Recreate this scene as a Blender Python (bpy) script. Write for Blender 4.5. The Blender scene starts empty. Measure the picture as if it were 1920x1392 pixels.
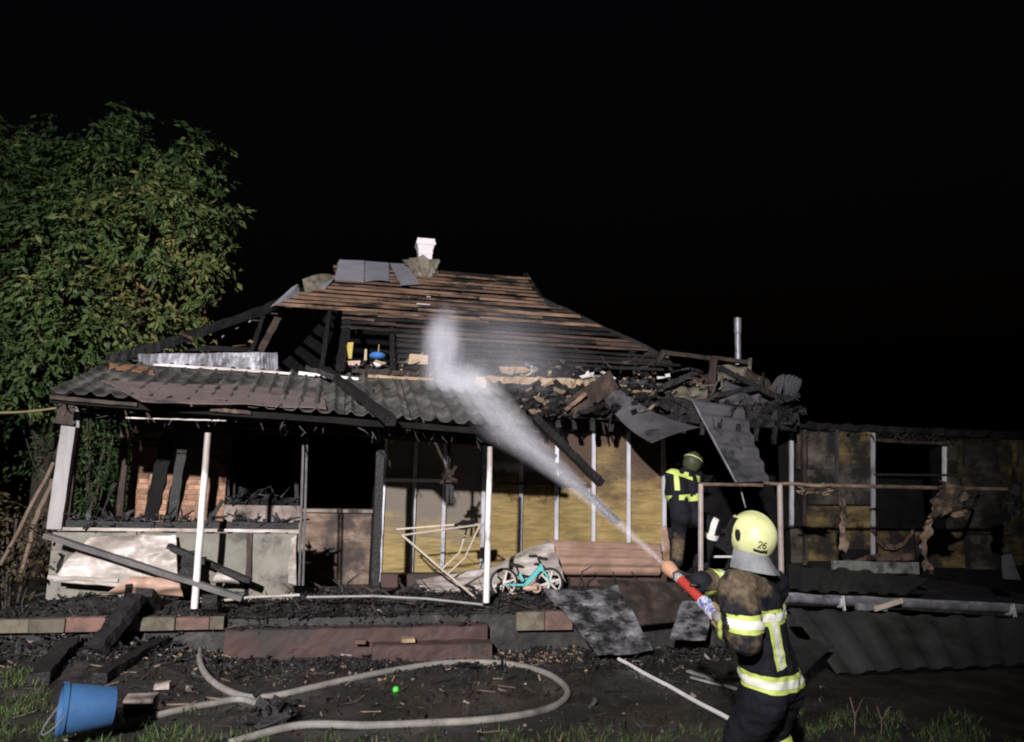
import bpy, bmesh, math, random
import numpy as np
from mathutils import Vector as V, Matrix, noise as mnoise
random.seed(7); np.random.seed(7)
R = math.radians
S = bpy.context.scene
COL = S.collection

# ------------------------------------------------------------------ camera
FPX, PITCH, ROLL, CAMZ = 1387.0, R(8.7), R(1.2), 1.75
CAM = V((0, 0, CAMZ))
Fw = V((0, math.cos(PITCH), math.sin(PITCH)))
R0 = V((1, 0, 0)); U0 = V((0, -math.sin(PITCH), math.cos(PITCH)))
Rt = R0*math.cos(ROLL) + U0*math.sin(ROLL)
Up = U0*math.cos(ROLL) - R0*math.sin(ROLL)
cd = bpy.data.cameras.new('camera'); cam = bpy.data.objects.new('camera', cd); COL.objects.link(cam)
cd.sensor_width = 36; cd.lens = 36*FPX/1920; cd.clip_start = .05; cd.clip_end = 600
mw = Matrix((Rt, Up, -Fw)).transposed().to_4x4(); mw.translation = CAM
cam.matrix_world = mw
S.camera = cam

# ------------------------------------------------------------------ night sky
w = bpy.data.worlds.new('World'); S.world = w; w.use_nodes = True
wn = w.node_tree; bg = wn.nodes['Background']
sky = wn.nodes.new('ShaderNodeTexSky'); sky.sky_type = 'NISHITA'; sky.sun_disc = False
sky.sun_elevation = R(-4.0); sky.sun_rotation = R(200)
wn.links.new(sky.outputs[0], bg.inputs[0]); bg.inputs[1].default_value = .08

# ------------------------------------------------------------------ the fire crew's floodlight behind the photographer
LPOS = V((-3.0, -8.0, 6.5)); LAIM = V((-2.2, 10.0, 3.7))
ld = bpy.data.lights.new('floodlight_lamp', 'SPOT'); lo = bpy.data.objects.new('floodlight_lamp', ld); COL.objects.link(lo)
ld.energy = 24000; ld.spot_size = R(61); ld.spot_blend = 1.0; ld.shadow_soft_size = .16; ld.color = (1.0, .95, .97)
lo.location = LPOS; lo.rotation_euler = (LAIM-LPOS).to_track_quat('-Z', 'Y').to_euler()

S.view_settings.view_transform = 'Standard'; S.view_settings.look = 'None'
S.view_settings.exposure = 0.0; S.view_settings.gamma = 1.0; S.view_settings.use_curve_mapping = False
S.render.engine = 'CYCLES'
cy = S.cycles
cy.use_denoising = True; cy.pixel_filter_type = 'BLACKMAN_HARRIS'; cy.filter_width = 2.0
try: cy.denoiser = 'OPENIMAGEDENOISE'
except Exception: pass
cy.max_bounces = 6; cy.diffuse_bounces = 3; cy.glossy_bounces = 2; cy.transparent_max_bounces = 8; cy.volume_bounces = 1
cy.volume_step_rate = 1.0; cy.sample_clamp_indirect = 4

# ------------------------------------------------------------------ frames of reference
YAW = R(12); cu, su = math.cos(YAW), math.sin(YAW)
def H(u, v, z): return V((u*cu - v*su, u*su + v*cu, z))          # house frame: along the front, into the depth, up
def toH(p): return V((p.x*cu + p.y*su, -p.x*su + p.y*cu, p.z))
UX = V((cu, su, 0)); VX = V((-su, cu, 0)); ZX = V((0, 0, 1))
def ray(px, py): return Fw + Rt*((px-960)/FPX) - Up*((py-696)/FPX)
def plane_hit(px, py, p0, n):
    d = ray(px, py); return CAM + d*((p0-CAM).dot(n)/d.dot(n))
def at(px, py, v): return plane_hit(px, py, H(0, v, 0), VX)       # on an upright plane parallel to the house front
def ag(px, py, z=0): return plane_hit(px, py, V((0, 0, z)), ZX)   # on a level plane
def ac(px, py, y): return plane_hit(px, py, V((0, y, 0)), V((0, 1, 0)))
def uu(px, py, v): return toH(at(px, py, v)).x
def zz(px, py, v): return at(px, py, v).z
RV0, RZ0, RV1, RZ1 = 10.0, 3.2, 13.5, 5.67                        # main roof: eave and ridge lines
RN = (VX*(-(RZ1-RZ0)) + ZX*(RV1-RV0)).normalized()
RS = (VX*(RV1-RV0) + ZX*(RZ1-RZ0)).normalized()                   # up the slope
def ar(px, py, off=0): return plane_hit(px, py, H(0, RV0, RZ0)+RN*off, RN)
V_POST, V_LOW, V_WALL, ZF = 8.13, 8.7, 10.3, .4

# ------------------------------------------------------------------ mesh tools
WL = {}
class MB:
    def __init__(s): s.v = []; s.f = []; s.m = []
    def add(s, vs, fs, mi=0):
        b = len(s.v); s.v += [V(x) for x in vs]; s.f += [tuple(b+i for i in f) for f in fs]; s.m += [mi]*len(fs)
    def box8(s, c, mi=0):   # c: 4 bottom ccw, 4 top
        s.add(c, [(3,2,1,0), (4,5,6,7), (0,1,5,4), (1,2,6,5), (2,3,7,6), (3,0,4,7)], mi)
    def hbox(s, u0, u1, v0, v1, z0, z1, mi=0):
        s.box8([H(u0,v0,z0), H(u1,v0,z0), H(u1,v1,z0), H(u0,v1,z0), H(u0,v0,z1), H(u1,v0,z1), H(u1,v1,z1), H(u0,v1,z1)], mi); return s
    def beam(s, A, B, wd, ht, up=ZX, n=1, jag=0., taper=1., mi=0, bend=0.):
        A, B = V(A), V(B); d = (B-A); L = d.length; d.normalize()
        x = d.cross(up)
        if x.length < 1e-4: x = d.cross(V((1, 0, 0)))
        x.normalize(); y = x.cross(d)
        rings = []
        for i in range(n+1):
            t = i/n; k = 1 + (taper-1)*t; c = A + d*(L*t) + y*(bend*math.sin(math.pi*t))
            def j(): return 1 + random.uniform(-jag, jag)
            o = x*random.uniform(-jag, jag)*wd*.25 + y*random.uniform(-jag, jag)*ht*.25
            rings.append([c+o+x*(sx*wd/2*k*j())+y*(sy*ht/2*k*j()) for sx, sy in ((-1,-1), (1,-1), (1,1), (-1,1))])
        vs = [p for r in rings for p in r]; fs = [(3,2,1,0)]
        for i in range(n):
            for q in range(4):
                a = i*4+q; b = i*4+(q+1) % 4; fs.append((a, b, b+4, a+4))
        e = n*4; fs.append((e, e+1, e+2, e+3)); s.add(vs, fs, mi); return s
    def tube(s, pts, r, seg=8, mi=0, closed=False):
        pts = [V(p) for p in pts]; n = len(pts)
        rr = r if isinstance(r, (list, tuple)) else [r]*n
        ref = None; vs = []
        for i, p in enumerate(pts):
            if closed: d = pts[(i+1) % n]-pts[i-1]
            else: d = pts[min(i+1, n-1)]-pts[max(i-1, 0)]
            d.normalize()
            if ref is None: ref = d.orthogonal().normalized()
            x = (ref-d*ref.dot(d)).normalized(); ref = x; y = d.cross(x)
            for k in range(seg):
                a = 2*math.pi*k/seg; vs.append(p+(x*math.cos(a)+y*math.sin(a))*rr[i])
        fs = []
        for i in range(n if closed else n-1):
            for k in range(seg):
                a = i*seg+k; b = i*seg+(k+1) % seg; c = ((i+1) % n)*seg+(k+1) % seg; d2 = ((i+1) % n)*seg+k
                fs.append((a, b, c, d2))
        if not closed:
            fs.append(tuple(range(seg-1, -1, -1))); fs.append(tuple((n-1)*seg+k for k in range(seg)))
        s.add(vs, fs, mi); return s
    def patch(s, P00, P10, P11, P01, nu, nv, fn=None, th=.004, mi=0):
        P00, P10, P11, P01 = map(V, (P00, P10, P11, P01))
        nrm = (P10-P00).cross(P01-P00).normalized()
        if nrm.dot(CAM-P00) < 0: nrm = -nrm
        g = []
        for j in range(nv+1):
            for i in range(nu+1):
                a, b = i/nu, j/nv
                p = (P00*(1-a)+P10*a)*(1-b)+(P01*(1-a)+P11*a)*b
                if fn:
                    d = fn(a, b, p)
                    p = p + (nrm*d if not isinstance(d, V) else d)
                g.append(p)
        N = len(g); W = nu+1
        vs = g+[p-nrm*th for p in g]; fs = []
        for j in range(nv):
            for i in range(nu):
                a = j*W+i; fs.append((a, a+1, a+W+1, a+W)); fs.append((N+a, N+a+W, N+a+W+1, N+a+1))
        for i in range(nu):
            fs.append((i, N+i, N+i+1, i+1)); a = nv*W+i; fs.append((a, a+1, N+a+1, N+a))
        for j in range(nv):
            a = j*W; fs.append((a, a+W, N+a+W, N+a)); a = j*W+nu; fs.append((a, N+a, N+a+W, a+W))
        s.add(vs, fs, mi); return s
    def lathe(s, A, axis, prof, seg=24, mi=0, cap=True):   # prof: (distance along axis, radius)
        ax = V(axis).normalized(); x = ax.orthogonal().normalized(); y = ax.cross(x); vs = []
        for t, r in prof:
            for k in range(seg):
                a = 2*math.pi*k/seg; vs.append(V(A)+ax*t+(x*math.cos(a)+y*math.sin(a))*r)
        fs = []
        for i in range(len(prof)-1):
            for k in range(seg):
                a = i*seg+k; b = i*seg+(k+1) % seg; fs.append((a, b, b+seg, a+seg))
        if cap:
            fs.append(tuple(range(seg-1, -1, -1))); e = (len(prof)-1)*seg; fs.append(tuple(e+k for k in range(seg)))
        s.add(vs, fs, mi); return s
    def ell(s, c, ax, nu=12, nv=8, mi=0):                   # ellipsoid with three axis vectors
        vs = []; fs = []
        for j in range(nv+1):
            th = math.pi*j/nv
            for i in range(nu):
                ph = 2*math.pi*i/nu
                vs.append(V(c)+ax[0]*(math.sin(th)*math.cos(ph))+ax[1]*(math.sin(th)*math.sin(ph))+ax[2]*math.cos(th))
        for j in range(nv):
            for i in range(nu):
                a = j*nu+i; b = j*nu+(i+1) % nu; fs.append((a, a+nu, b+nu, b))
        s.add(vs, fs, mi); return s
    def capsule(s, A, B, ra, rb, seg=12):
        A, B = V(A), V(B); d = B-A; L = d.length; d = d.normalized() if L > 1e-6 else V((0,0,1))
        prof = [(-ra*math.cos(t), max(ra*math.sin(t), 1e-4)) for t in [math.pi/2*k/4 for k in range(5)]]
        prof += [(L+rb*math.sin(t), max(rb*math.cos(t), 1e-4)) for t in [math.pi/2*k/4 for k in range(5)]]
        return s.lathe(A, d, prof, seg)
    def chunk(s, c, r, flat=.5, mi=0):
        a = V((random.gauss(0,1), random.gauss(0,1), random.gauss(0,.4))).normalized(); b = a.orthogonal().normalized(); d = a.cross(b)
        q = random.uniform(.6, 2.2) if random.random() < .7 else random.uniform(2.5, 6); vs = []
        for k in range(8):
            sx, sy, sz = (1 if k & 1 else -1), (1 if k & 2 else -1), (1 if k & 4 else -1)
            vs.append(V(c)+a*(sx*r*q*random.uniform(.5,1.1))+b*(sy*r*random.uniform(.4,1.1))+d*(sz*r*flat*random.uniform(.4,1.1)))
        s.add(vs, [(0,2,3,1), (4,5,7,6), (0,1,5,4), (2,6,7,3), (0,4,6,2), (1,3,7,5)], mi)
    def build(s, name, mat, parent=None, smooth=False):
        me = bpy.data.meshes.new(name)
        a = np.array([tuple(p) for p in s.v]); lo_, hi = a.min(0), a.max(0)
        org = V(((lo_[0]+hi[0])/2, (lo_[1]+hi[1])/2, lo_[2]))
        me.from_pydata([tuple(p) for p in (a-np.array(org))], [], s.f)
        mats = mat if isinstance(mat, (list, tuple)) else [mat]
        for m_ in mats: me.materials.append(m_)
        if len(mats) > 1: me.polygons.foreach_set('material_index', s.m)
        if smooth:
            me.polygons.foreach_set('use_smooth', [True]*len(me.polygons))
            if smooth != 'all': me.set_sharp_from_angle(angle=R(38))
        me.update()
        return link(name, me, org, parent)
def link(name, me, org, parent=None):
    o = bpy.data.objects.new(name, me); COL.objects.link(o)
    if parent is not None: o.parent = parent; o.location = org-WL[parent.name]
    else: o.location = org
    WL[o.name] = V(org); return o
def empty(name, loc):
    o = bpy.data.objects.new(name, None); COL.objects.link(o); o.location = loc; o.empty_display_size = .3; WL[o.name] = V(loc); return o
def tag(o, label, cat, group=None, kind=None):
    o['label'] = label; o['category'] = cat
    if group: o['group'] = group
    if kind: o['kind'] = kind
    return o
def nz(p, s=1.): return mnoise.noise(V(p)*s)

# ------------------------------------------------------------------ materials
def M(name, cols, scale=3., stretch=(1,1,1), rough=.85, metal=0., bump=.3, bscale=30., bstretch=None, soot=None, detail=6., rand=.25, spec=.4, zsoot=None):
    m = bpy.data.materials.new(name); m.use_nodes = True; nt = m.node_tree; N = nt.nodes; Lk = nt.links
    b = N['Principled BSDF']; b.inputs['Roughness'].default_value = rough; b.inputs['Metallic'].default_value = metal
    b.inputs['Specular IOR Level'].default_value = spec
    geo = N.new('ShaderNodeNewGeometry'); oi = N.new('ShaderNodeObjectInfo')
    rot = N.new('ShaderNodeVectorRotate'); rot.rotation_type = 'Z_AXIS'; rot.inputs['Angle'].default_value = -YAW
    Lk.new(geo.outputs['Position'], rot.inputs['Vector'])
    ofs = N.new('ShaderNodeMath'); ofs.operation = 'MULTIPLY'; ofs.inputs[1].default_value = 37.; Lk.new(oi.outputs['Random'], ofs.inputs[0])
    va = N.new('ShaderNodeVectorMath'); va.operation = 'ADD'; Lk.new(rot.outputs[0], va.inputs[0]); Lk.new(ofs.outputs[0], va.inputs[1])
    def noi(sc, st, det=detail):
        mp = N.new('ShaderNodeVectorMath'); mp.operation = 'MULTIPLY'; mp.inputs[1].default_value = st; Lk.new(va.outputs[0], mp.inputs[0])
        t = N.new('ShaderNodeTexNoise'); t.inputs['Scale'].default_value = sc; t.inputs['Detail'].default_value = det; t.inputs['Roughness'].default_value = .65
        Lk.new(mp.outputs[0], t.inputs['Vector']); return t
    t = noi(scale, stretch); rp = N.new('ShaderNodeValToRGB'); e = rp.color_ramp.elements
    while len(e) < len(cols): e.new(.5)
    for q, (p, c) in zip(e, cols): q.position = p; q.color = (*c, 1)
    Lk.new(t.outputs['Fac'], rp.inputs['Fac']); col = rp.outputs[0]
    if soot:
        sc, lo_, hi, sc_col = soot[:4]; st = soot[4] if len(soot) > 4 else (1,1,1)
        t2 = noi(sc, st); f = t2.outputs['Fac']
        if zsoot:
            sp = N.new('ShaderNodeSeparateXYZ'); Lk.new(geo.outputs['Position'], sp.inputs[0])
            mr = N.new('ShaderNodeMapRange'); mr.inputs[1].default_value = zsoot[0]; mr.inputs[2].default_value = zsoot[1]; mr.inputs[3].default_value = 0; mr.inputs[4].default_value = zsoot[2]
            Lk.new(sp.outputs[2], mr.inputs[0]); ad = N.new('ShaderNodeMath'); ad.operation = 'ADD'; Lk.new(f, ad.inputs[0]); Lk.new(mr.outputs[0], ad.inputs[1]); f = ad.outputs[0]
        m2 = N.new('ShaderNodeMapRange'); m2.interpolation_type = 'SMOOTHSTEP'; m2.inputs[1].default_value = lo_; m2.inputs[2].default_value = hi; Lk.new(f, m2.inputs[0])
        mx = N.new('ShaderNodeMix'); mx.data_type = 'RGBA'; Lk.new(m2.outputs[0], mx.inputs[0]); Lk.new(col, mx.inputs[6]); mx.inputs[7].default_value = (*sc_col, 1); col = mx.outputs[2]
    if rand:
        mr = N.new('ShaderNodeMapRange'); mr.inputs[3].default_value = 1-rand; mr.inputs[4].default_value = 1+rand*.8; Lk.new(oi.outputs['Random'], mr.inputs[0])
        vm = N.new('ShaderNodeVectorMath'); vm.operation = 'SCALE'; Lk.new(col, vm.inputs[0]); Lk.new(mr.outputs[0], vm.inputs['Scale']); col = vm.outputs[0]
    Lk.new(col, b.inputs['Base Color'])
    if bump:
        tb = noi(bscale, bstretch or (1,1,1), 4.); bp = N.new('ShaderNodeBump'); bp.inputs['Strength'].default_value = bump; bp.inputs['Distance'].default_value = .02
        Lk.new(tb.outputs['Fac'], bp.inputs['Height']); Lk.new(bp.outputs[0], b.inputs['Normal'])
    return m
BK = (.006, .006, .006)
def two(a, b): return [(.3, a), (.7, b)]
m_char = M('charred_wood', [(.3, (.006,.006,.006)), (.6, (.016,.015,.015)), (.78, (.05,.045,.042))], 9, rough=.6, bump=.9, bscale=24)
m_charbrown = M('scorched_timber', [(.3, (.012,.010,.009)), (.55, (.05,.035,.028)), (.75, (.13,.09,.07))], 7, (1,1,.5), bump=.6, bscale=25)
m_lath = M('scorched_lath', [(.25, (.07,.04,.025)), (.5, (.23,.14,.09)), (.75, (.38,.26,.18))], 5, (.35,1.5,1.5), bump=.5, bscale=30, bstretch=(.2,1,1), soot=(1.3, .46, .62, (.012,.011,.012), (.7,1.6,1.6)), rand=.45)
m_lathdark = M('burnt_lath', [(.3, (.012,.011,.012)), (.58, (.035,.026,.022)), (.74, (.15,.09,.055))], 4, (.5,1.5,1.5), bump=.6, bscale=30, soot=(1.0, .42, .6, (.01,.01,.011)), rand=.35)
m_lathmid = M('half_burnt_lath', [(.3, (.03,.022,.018)), (.5, (.085,.055,.04)), (.72, (.19,.125,.085))], 5, (.35,1.5,1.5), bump=.5, bscale=30, bstretch=(.2,1,1), soot=(1.2, .5, .66, (.012,.011,.012), (.6,1.6,1.6)), rand=.35)
m_tile = M('grey_metal_tile', [(.3, (.03,.03,.029)), (.5, (.095,.092,.085)), (.72, (.24,.23,.21))], 3.4, rough=.5, metal=.15, bump=.15, bscale=40, soot=(2.2, .50, .68, (.018,.017,.017)), rand=.15)
m_galv = M('galvanised_sheet', [(.3, (.14,.14,.15)), (.52, (.30,.30,.33)), (.75, (.52,.52,.56))], 4, (2.5,1,.6), rough=.45, metal=.35, bump=.15, soot=(2.5, .55, .7, (.06,.06,.06)))
m_ridge = M('grey_ridge_sheet', two((.24,.24,.28), (.34,.34,.38)), 3, rough=.5, metal=.2, bump=.1, rand=.12)
m_sheetdark = M('dark_sheet_metal', two((.07,.07,.075), (.13,.13,.14)), 3, rough=.5, metal=.25, bump=.1, soot=(2, .52, .7, (.02,.02,.02)), rand=.1)
m_sheetback = M('olive_sheet_back', two((.11,.10,.075), (.2,.18,.13)), 5, rough=.6, bump=.2, soot=(3, .5, .65, (.03,.03,.025)))
m_ochre = M('ochre_board', [(.3, (.20,.14,.06)), (.5, (.32,.23,.085)), (.72, (.43,.33,.15))], 2.4, (1.4,1,9), bump=.7, bscale=7, bstretch=(.5,1,16), soot=(1.3, .5, .84, (.085,.055,.04), (1,1,1.3)), zsoot=(1.25, 2.5, .46), rand=.15)
m_ochregrey = M('smoke_stained_board', [(.3, (.17,.125,.055)), (.5, (.31,.23,.085)), (.72, (.42,.33,.16))], 2.4, (1.2,1,11), bump=.6, bscale=7, bstretch=(.5,1,14), soot=(2., .55, .95, (.17,.145,.12), (1,1,1.5)), zsoot=(.75, 1.75, .62), rand=.1)
m_annex = M('sooty_board', [(.3, (.022,.019,.016)), (.5, (.06,.052,.042)), (.72, (.13,.115,.09))], 2.5, (1,1,2.), bump=.4, bscale=14, soot=(2.2, .44, .6, (.012,.011,.010)), rand=.35)
m_annexo = M('scorched_ochre_board', [(.3, (.04,.03,.015)), (.5, (.115,.082,.032)), (.72, (.20,.155,.065))], 2.5, (1,1,4), bump=.4, bscale=14, soot=(2.0, .42, .6, (.014,.012,.010)), rand=.3)
m_stud = M('galvanised_stud', two((.42,.42,.45), (.62,.62,.66)), 4, rough=.5, metal=.2, bump=.05, soot=(3.5, .56, .7, (.12,.10,.09)))
m_studdark = M('sooted_stud', two((.03,.03,.03), (.11,.105,.1)), 5, rough=.6, metal=.2, bump=.1)
m_white = M('white_paint', two((.66,.64,.62), (.82,.80,.78)), 5, rough=.55, bump=.08, soot=(4, .62, .75, (.25,.22,.2)), rand=.05)
m_post = M('white_post_paint', two((.66,.64,.62), (.82,.80,.78)), 5, rough=.5, bump=.12, soot=(4.5, .54, .72, (.34,.30,.27), (1,1,.5)), zsoot=(1.45, 2.2, .3), rand=.05)
m_greypost = M('grey_board', two((.17,.165,.165), (.30,.29,.28)), 3, (2,2,.4), bump=.2, soot=(2, .58, .75, (.06,.06,.06)))
m_siding = M('brown_vinyl_siding', two((.29,.18,.13), (.42,.275,.205)), 2.5, (.4,1,2.5), rough=.5, bump=.12, soot=(2.5, .64, .8, (.16,.10,.08)), rand=.1)
m_pale = M('pale_melted_siding', [(.3, (.20,.165,.14)), (.5, (.38,.335,.295)), (.74, (.72,.69,.66))], 4, (.6,1,1.8), rough=.45, bump=.25, bscale=10, soot=(2.6, .6, .74, (.12,.09,.07)), rand=.1)
m_rag = M('scorched_cloth', two((.13,.09,.06), (.34,.25,.18)), 6, rough=.9, bump=.5, soot=(4, .46, .6, (.05,.04,.03)), rand=.2)
m_panel = M('grey_parapet_board', two((.14,.135,.11), (.26,.25,.21)), 3.5, bump=.35, soot=(2.6, .5, .7, (.07,.065,.055)), rand=.1)
m_brown = M('stained_brown_board', [(.3, (.075,.048,.035)), (.5, (.19,.13,.095)), (.75, (.36,.285,.23))], 3.6, (.8,1,2.5), bump=.4, bscale=12, soot=(2.2, .46, .66, (.05,.04,.035)), rand=.1)
m_plaster = M('sooty_plaster', [(.3, (.11,.09,.078)), (.5, (.28,.225,.195)), (.75, (.5,.44,.41))], 3.6, rough=.9, bump=.4, bscale=14, soot=(2.4, .5, .66, (.05,.045,.042)))
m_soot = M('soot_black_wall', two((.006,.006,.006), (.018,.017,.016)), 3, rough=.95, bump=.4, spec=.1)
m_mortar = M('mortar', two((.22,.17,.13), (.36,.3,.24)), 12, rough=.95, bump=.3)
m_brick = M('orange_brick', [(.3, (.15,.075,.048)), (.5, (.33,.175,.105)), (.75, (.46,.285,.185))], 7, bump=.4, bscale=40, soot=(1.5, .56, .75, (.05,.035,.028)), zsoot=(1.7, 2.5, .35), rand=.3)
m_redconc = M('red_painted_concrete', two((.04,.023,.020), (.10,.056,.047)), 4, rough=.75, bump=.3, soot=(2, .48, .64, (.03,.025,.022)), rand=.15)
m_redblock = M('red_block', two((.10,.055,.042), (.20,.11,.088)), 6, bump=.4, soot=(4, .44, .62, (.08,.06,.05)))
m_sandblock = M('sand_block', two((.085,.078,.056), (.165,.15,.105)), 6, bump=.4, soot=(4, .44, .62, (.07,.06,.04)))
m_porch = M('ash_covered_slab', [(.3, (.010,.010,.010)), (.55, (.03,.028,.027)), (.78, (.10,.09,.085))], 5, rough=.7, bump=.7, bscale=18)
m_ground = M('wet_burnt_soil', [(.3, (.010,.0095,.0085)), (.5, (.026,.0235,.0205)), (.68, (.052,.046,.040)), (.84, (.10,.088,.077))], 2.6, rough=.58, bump=1., bscale=11, detail=10, rand=0, soot=(.7, .55, .75, (.012,.012,.010)))
m_rubble = M('burnt_rubble', [(.3, (.006,.006,.006)), (.55, (.018,.017,.016)), (.74, (.05,.045,.042)), (.9, (.16,.14,.125))], 7, rough=.6, bump=.8, bscale=30, rand=0)
m_chips = M('pale_wood_chips', two((.12,.08,.045), (.36,.26,.16)), 14, rand=0)
m_hose = M('canvas_hose', two((.15,.14,.125), (.27,.255,.225)), 8, rough=.8, bump=.3, bscale=70, soot=(3, .55, .7, (.09,.08,.07)), rand=.1)
m_bucket = M('blue_plastic', two((.03,.085,.19), (.045,.12,.26)), 3, rough=.4, bump=.04, rand=0, soot=(5, .6, .75, (.02,.04,.08)))
m_teal = M('turquoise_paint', two((.10,.47,.46), (.14,.56,.54)), 5, rough=.35, bump=0, rand=0)
m_rubber = M('black_rubber', two((.012,.012,.012), (.03,.03,.03)), 20, rough=.7, bump=.1, rand=0)
m_wheel = M('pale_plastic', two((.5,.46,.4), (.66,.62,.56)), 9, rough=.5, bump=0, rand=0)
m_pink = M('pinkish_plastic', two((.4,.25,.2), (.55,.38,.3)), 9, rough=.5, bump=0, rand=0)
m_turnout = M('black_turnout_cloth', two((.007,.008,.011), (.017,.019,.025)), 14, rough=.8, bump=.35, bscale=60, rand=0, spec=.2)
m_dirt = M('mud_brown_cloth', [(.3, (.08,.05,.025)), (.55, (.20,.13,.07)), (.75, (.31,.22,.14))], 7, bump=.5, bscale=35, rand=0)
m_lime = M('lime_reflective_tape', two((.56,.68,.14), (.66,.78,.22)), 9, rough=.5, bump=.05, rand=0)
m_silver = M('silver_reflective_tape', two((.85,.87,.72), (.92,.93,.82)), 9, rough=.4, bump=.05, rand=0)
m_helmet = M('pale_lime_helmet', two((.56,.59,.26), (.68,.70,.36)), 6, rough=.42, bump=.05, rand=0, soot=(9, .52, .72, (.34,.34,.18)))
m_black = M('matt_black', two((.008,.008,.008), (.02,.02,.02)), 9, rough=.5, bump=0, rand=0)
m_grey = M('grey_neck_cloth', two((.17,.18,.19), (.32,.33,.34)), 7, rough=.7, bump=.4, bscale=20, rand=0)
m_tan = M('tan_rubber', two((.42,.22,.13), (.55,.32,.2)), 12, rough=.6, bump=.1, rand=0)
m_red = M('red_enamel', two((.36,.035,.03), (.48,.06,.045)), 8, rough=.4, bump=.05, rand=0)
m_alu = M('aluminium', two((.5,.5,.53), (.68,.68,.7)), 9, rough=.35, metal=.5, bump=0, rand=0)
m_bluewhite = M('blue_white_coupling', [(.42, (.10,.13,.35)), (.55, (.6,.6,.66))], 30, rough=.4, bump=0, rand=0)
m_glove = M('tan_glove', two((.2,.12,.07), (.34,.22,.14)), 12, bump=.3, rand=0)
m_bark = M('bark', two((.03,.025,.02), (.08,.065,.05)), 9, (1,1,.3), bump=.8)
m_wood = M('weathered_wood', two((.10,.07,.05), (.22,.16,.12)), 6, bump=.4)
m_yellow = M('yellow_plastic', two((.5,.38,.06), (.6,.48,.1)), 5, rough=.5, bump=0)
m_blue = M('blue_plastic_item', two((.05,.16,.45), (.08,.25,.6)), 5, rough=.4, bump=0)
m_card = M('tan_cardboard', two((.4,.29,.19), (.52,.4,.28)), 6, bump=.1, soot=(4, .6, .75, (.1,.07,.05)))
m_cream = M('cream_foam', two((.40,.34,.27), (.55,.49,.41)), 5, bump=.15, soot=(5, .6, .75, (.2,.16,.12)))
m_beige = M('beige_insulation', [(.3, (.10,.07,.045)), (.5, (.32,.235,.15)), (.72, (.45,.35,.24))], 6, bump=.9, bscale=18, soot=(3, .55, .7, (.05,.04,.03)))
m_green = M('bright_green', two((.05,.75,.05), (.1,.85,.1)), 5, rough=.4, bump=0)
m_rope = M('yellowed_cable', two((.25,.2,.1), (.36,.28,.15)), 5)
m_whitebrick = M('whitewashed_brick', two((.72,.68,.70), (.84,.80,.82)), 9, bump=.3, soot=(7, .62, .75, (.4,.37,.38)), rand=0)

def suit_mat():
    m = m_turnout.copy(); m.name = 'dirty_turnout_cloth'; nt = m.node_tree; N = nt.nodes; Lk = nt.links; b = N['Principled BSDF']
    old = b.inputs['Base Color'].links[0].from_socket
    at_ = N.new('ShaderNodeAttribute'); at_.attribute_name = 'dirt'
    g = N.new('ShaderNodeNewGeometry'); t = N.new('ShaderNodeTexNoise'); t.inputs['Scale'].default_value = 13; t.inputs['Detail'].default_value = 7; Lk.new(g.outputs['Position'], t.inputs['Vector'])
    ad = N.new('ShaderNodeMath'); ad.operation = 'MULTIPLY_ADD'; ad.inputs[1].default_value = 1.5; Lk.new(t.outputs['Fac'], ad.inputs[0]); Lk.new(at_.outputs['Fac'], ad.inputs[2])
    mr = N.new('ShaderNodeMapRange'); mr.interpolation_type = 'SMOOTHSTEP'; mr.inputs[1].default_value = 1.0; mr.inputs[2].default_value = 1.45; Lk.new(ad.outputs[0], mr.inputs[0])
    rp = N.new('ShaderNodeValToRGB'); e = rp.color_ramp.elements; e.new(.5)
    for q, (p, c) in zip(e, ((.3, (.075,.058,.036)), (.52, (.13,.098,.062)), (.75, (.20,.158,.105)))): q.position = p; q.color = (*c, 1)
    t2 = N.new('ShaderNodeTexNoise'); t2.inputs['Scale'].default_value = 34; t2.inputs['Detail'].default_value = 8; Lk.new(g.outputs['Position'], t2.inputs['Vector']); Lk.new(t2.outputs['Fac'], rp.inputs[0])
    mx = N.new('ShaderNodeMix'); mx.data_type = 'RGBA'; Lk.new(mr.outputs[0], mx.inputs[0]); Lk.new(old, mx.inputs[6]); Lk.new(rp.outputs[0], mx.inputs[7]); Lk.new(mx.outputs[2], b.inputs['Base Color'])
    return m
m_suit = suit_mat()
def set_dirt(o, spots):
    a = np.empty(len(o.data.vertices)*3); o.data.vertices.foreach_get('co', a); a = a.reshape(-1, 3)+np.array(WL[o.name]); d = np.zeros(len(a))
    for c, r_, k in spots: d = np.maximum(d, k*np.clip(1.25-np.linalg.norm(a-np.array(tuple(c)), axis=1)/r_, 0, 1))
    t = o.data.attributes.new('dirt', 'FLOAT', 'POINT'); t.data.foreach_set('value', d.astype(np.float32))
def leaf_mat(name, cols):
    m = bpy.data.materials.new(name); m.use_nodes = True; nt = m.node_tree; N = nt.nodes; Lk = nt.links; b = N['Principled BSDF']
    at_ = N.new('ShaderNodeAttribute'); at_.attribute_name = 'tint'
    rp = N.new('ShaderNodeValToRGB'); e = rp.color_ramp.elements
    while len(e) < len(cols): e.new(.5)
    for q, (p, c) in zip(e, cols): q.position = p; q.color = (*c, 1)
    Lk.new(at_.outputs['Fac'], rp.inputs[0]); Lk.new(rp.outputs[0], b.inputs['Base Color'])
    b.inputs['Roughness'].default_value = .55; b.inputs['Specular IOR Level'].default_value = .25
    return m
m_leaf = leaf_mat('walnut_leaf', [(0, (.020,.042,.014)), (.4, (.045,.078,.024)), (.68, (.095,.125,.038)), (.88, (.18,.175,.06)), (1, (.23,.14,.07))])
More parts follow.
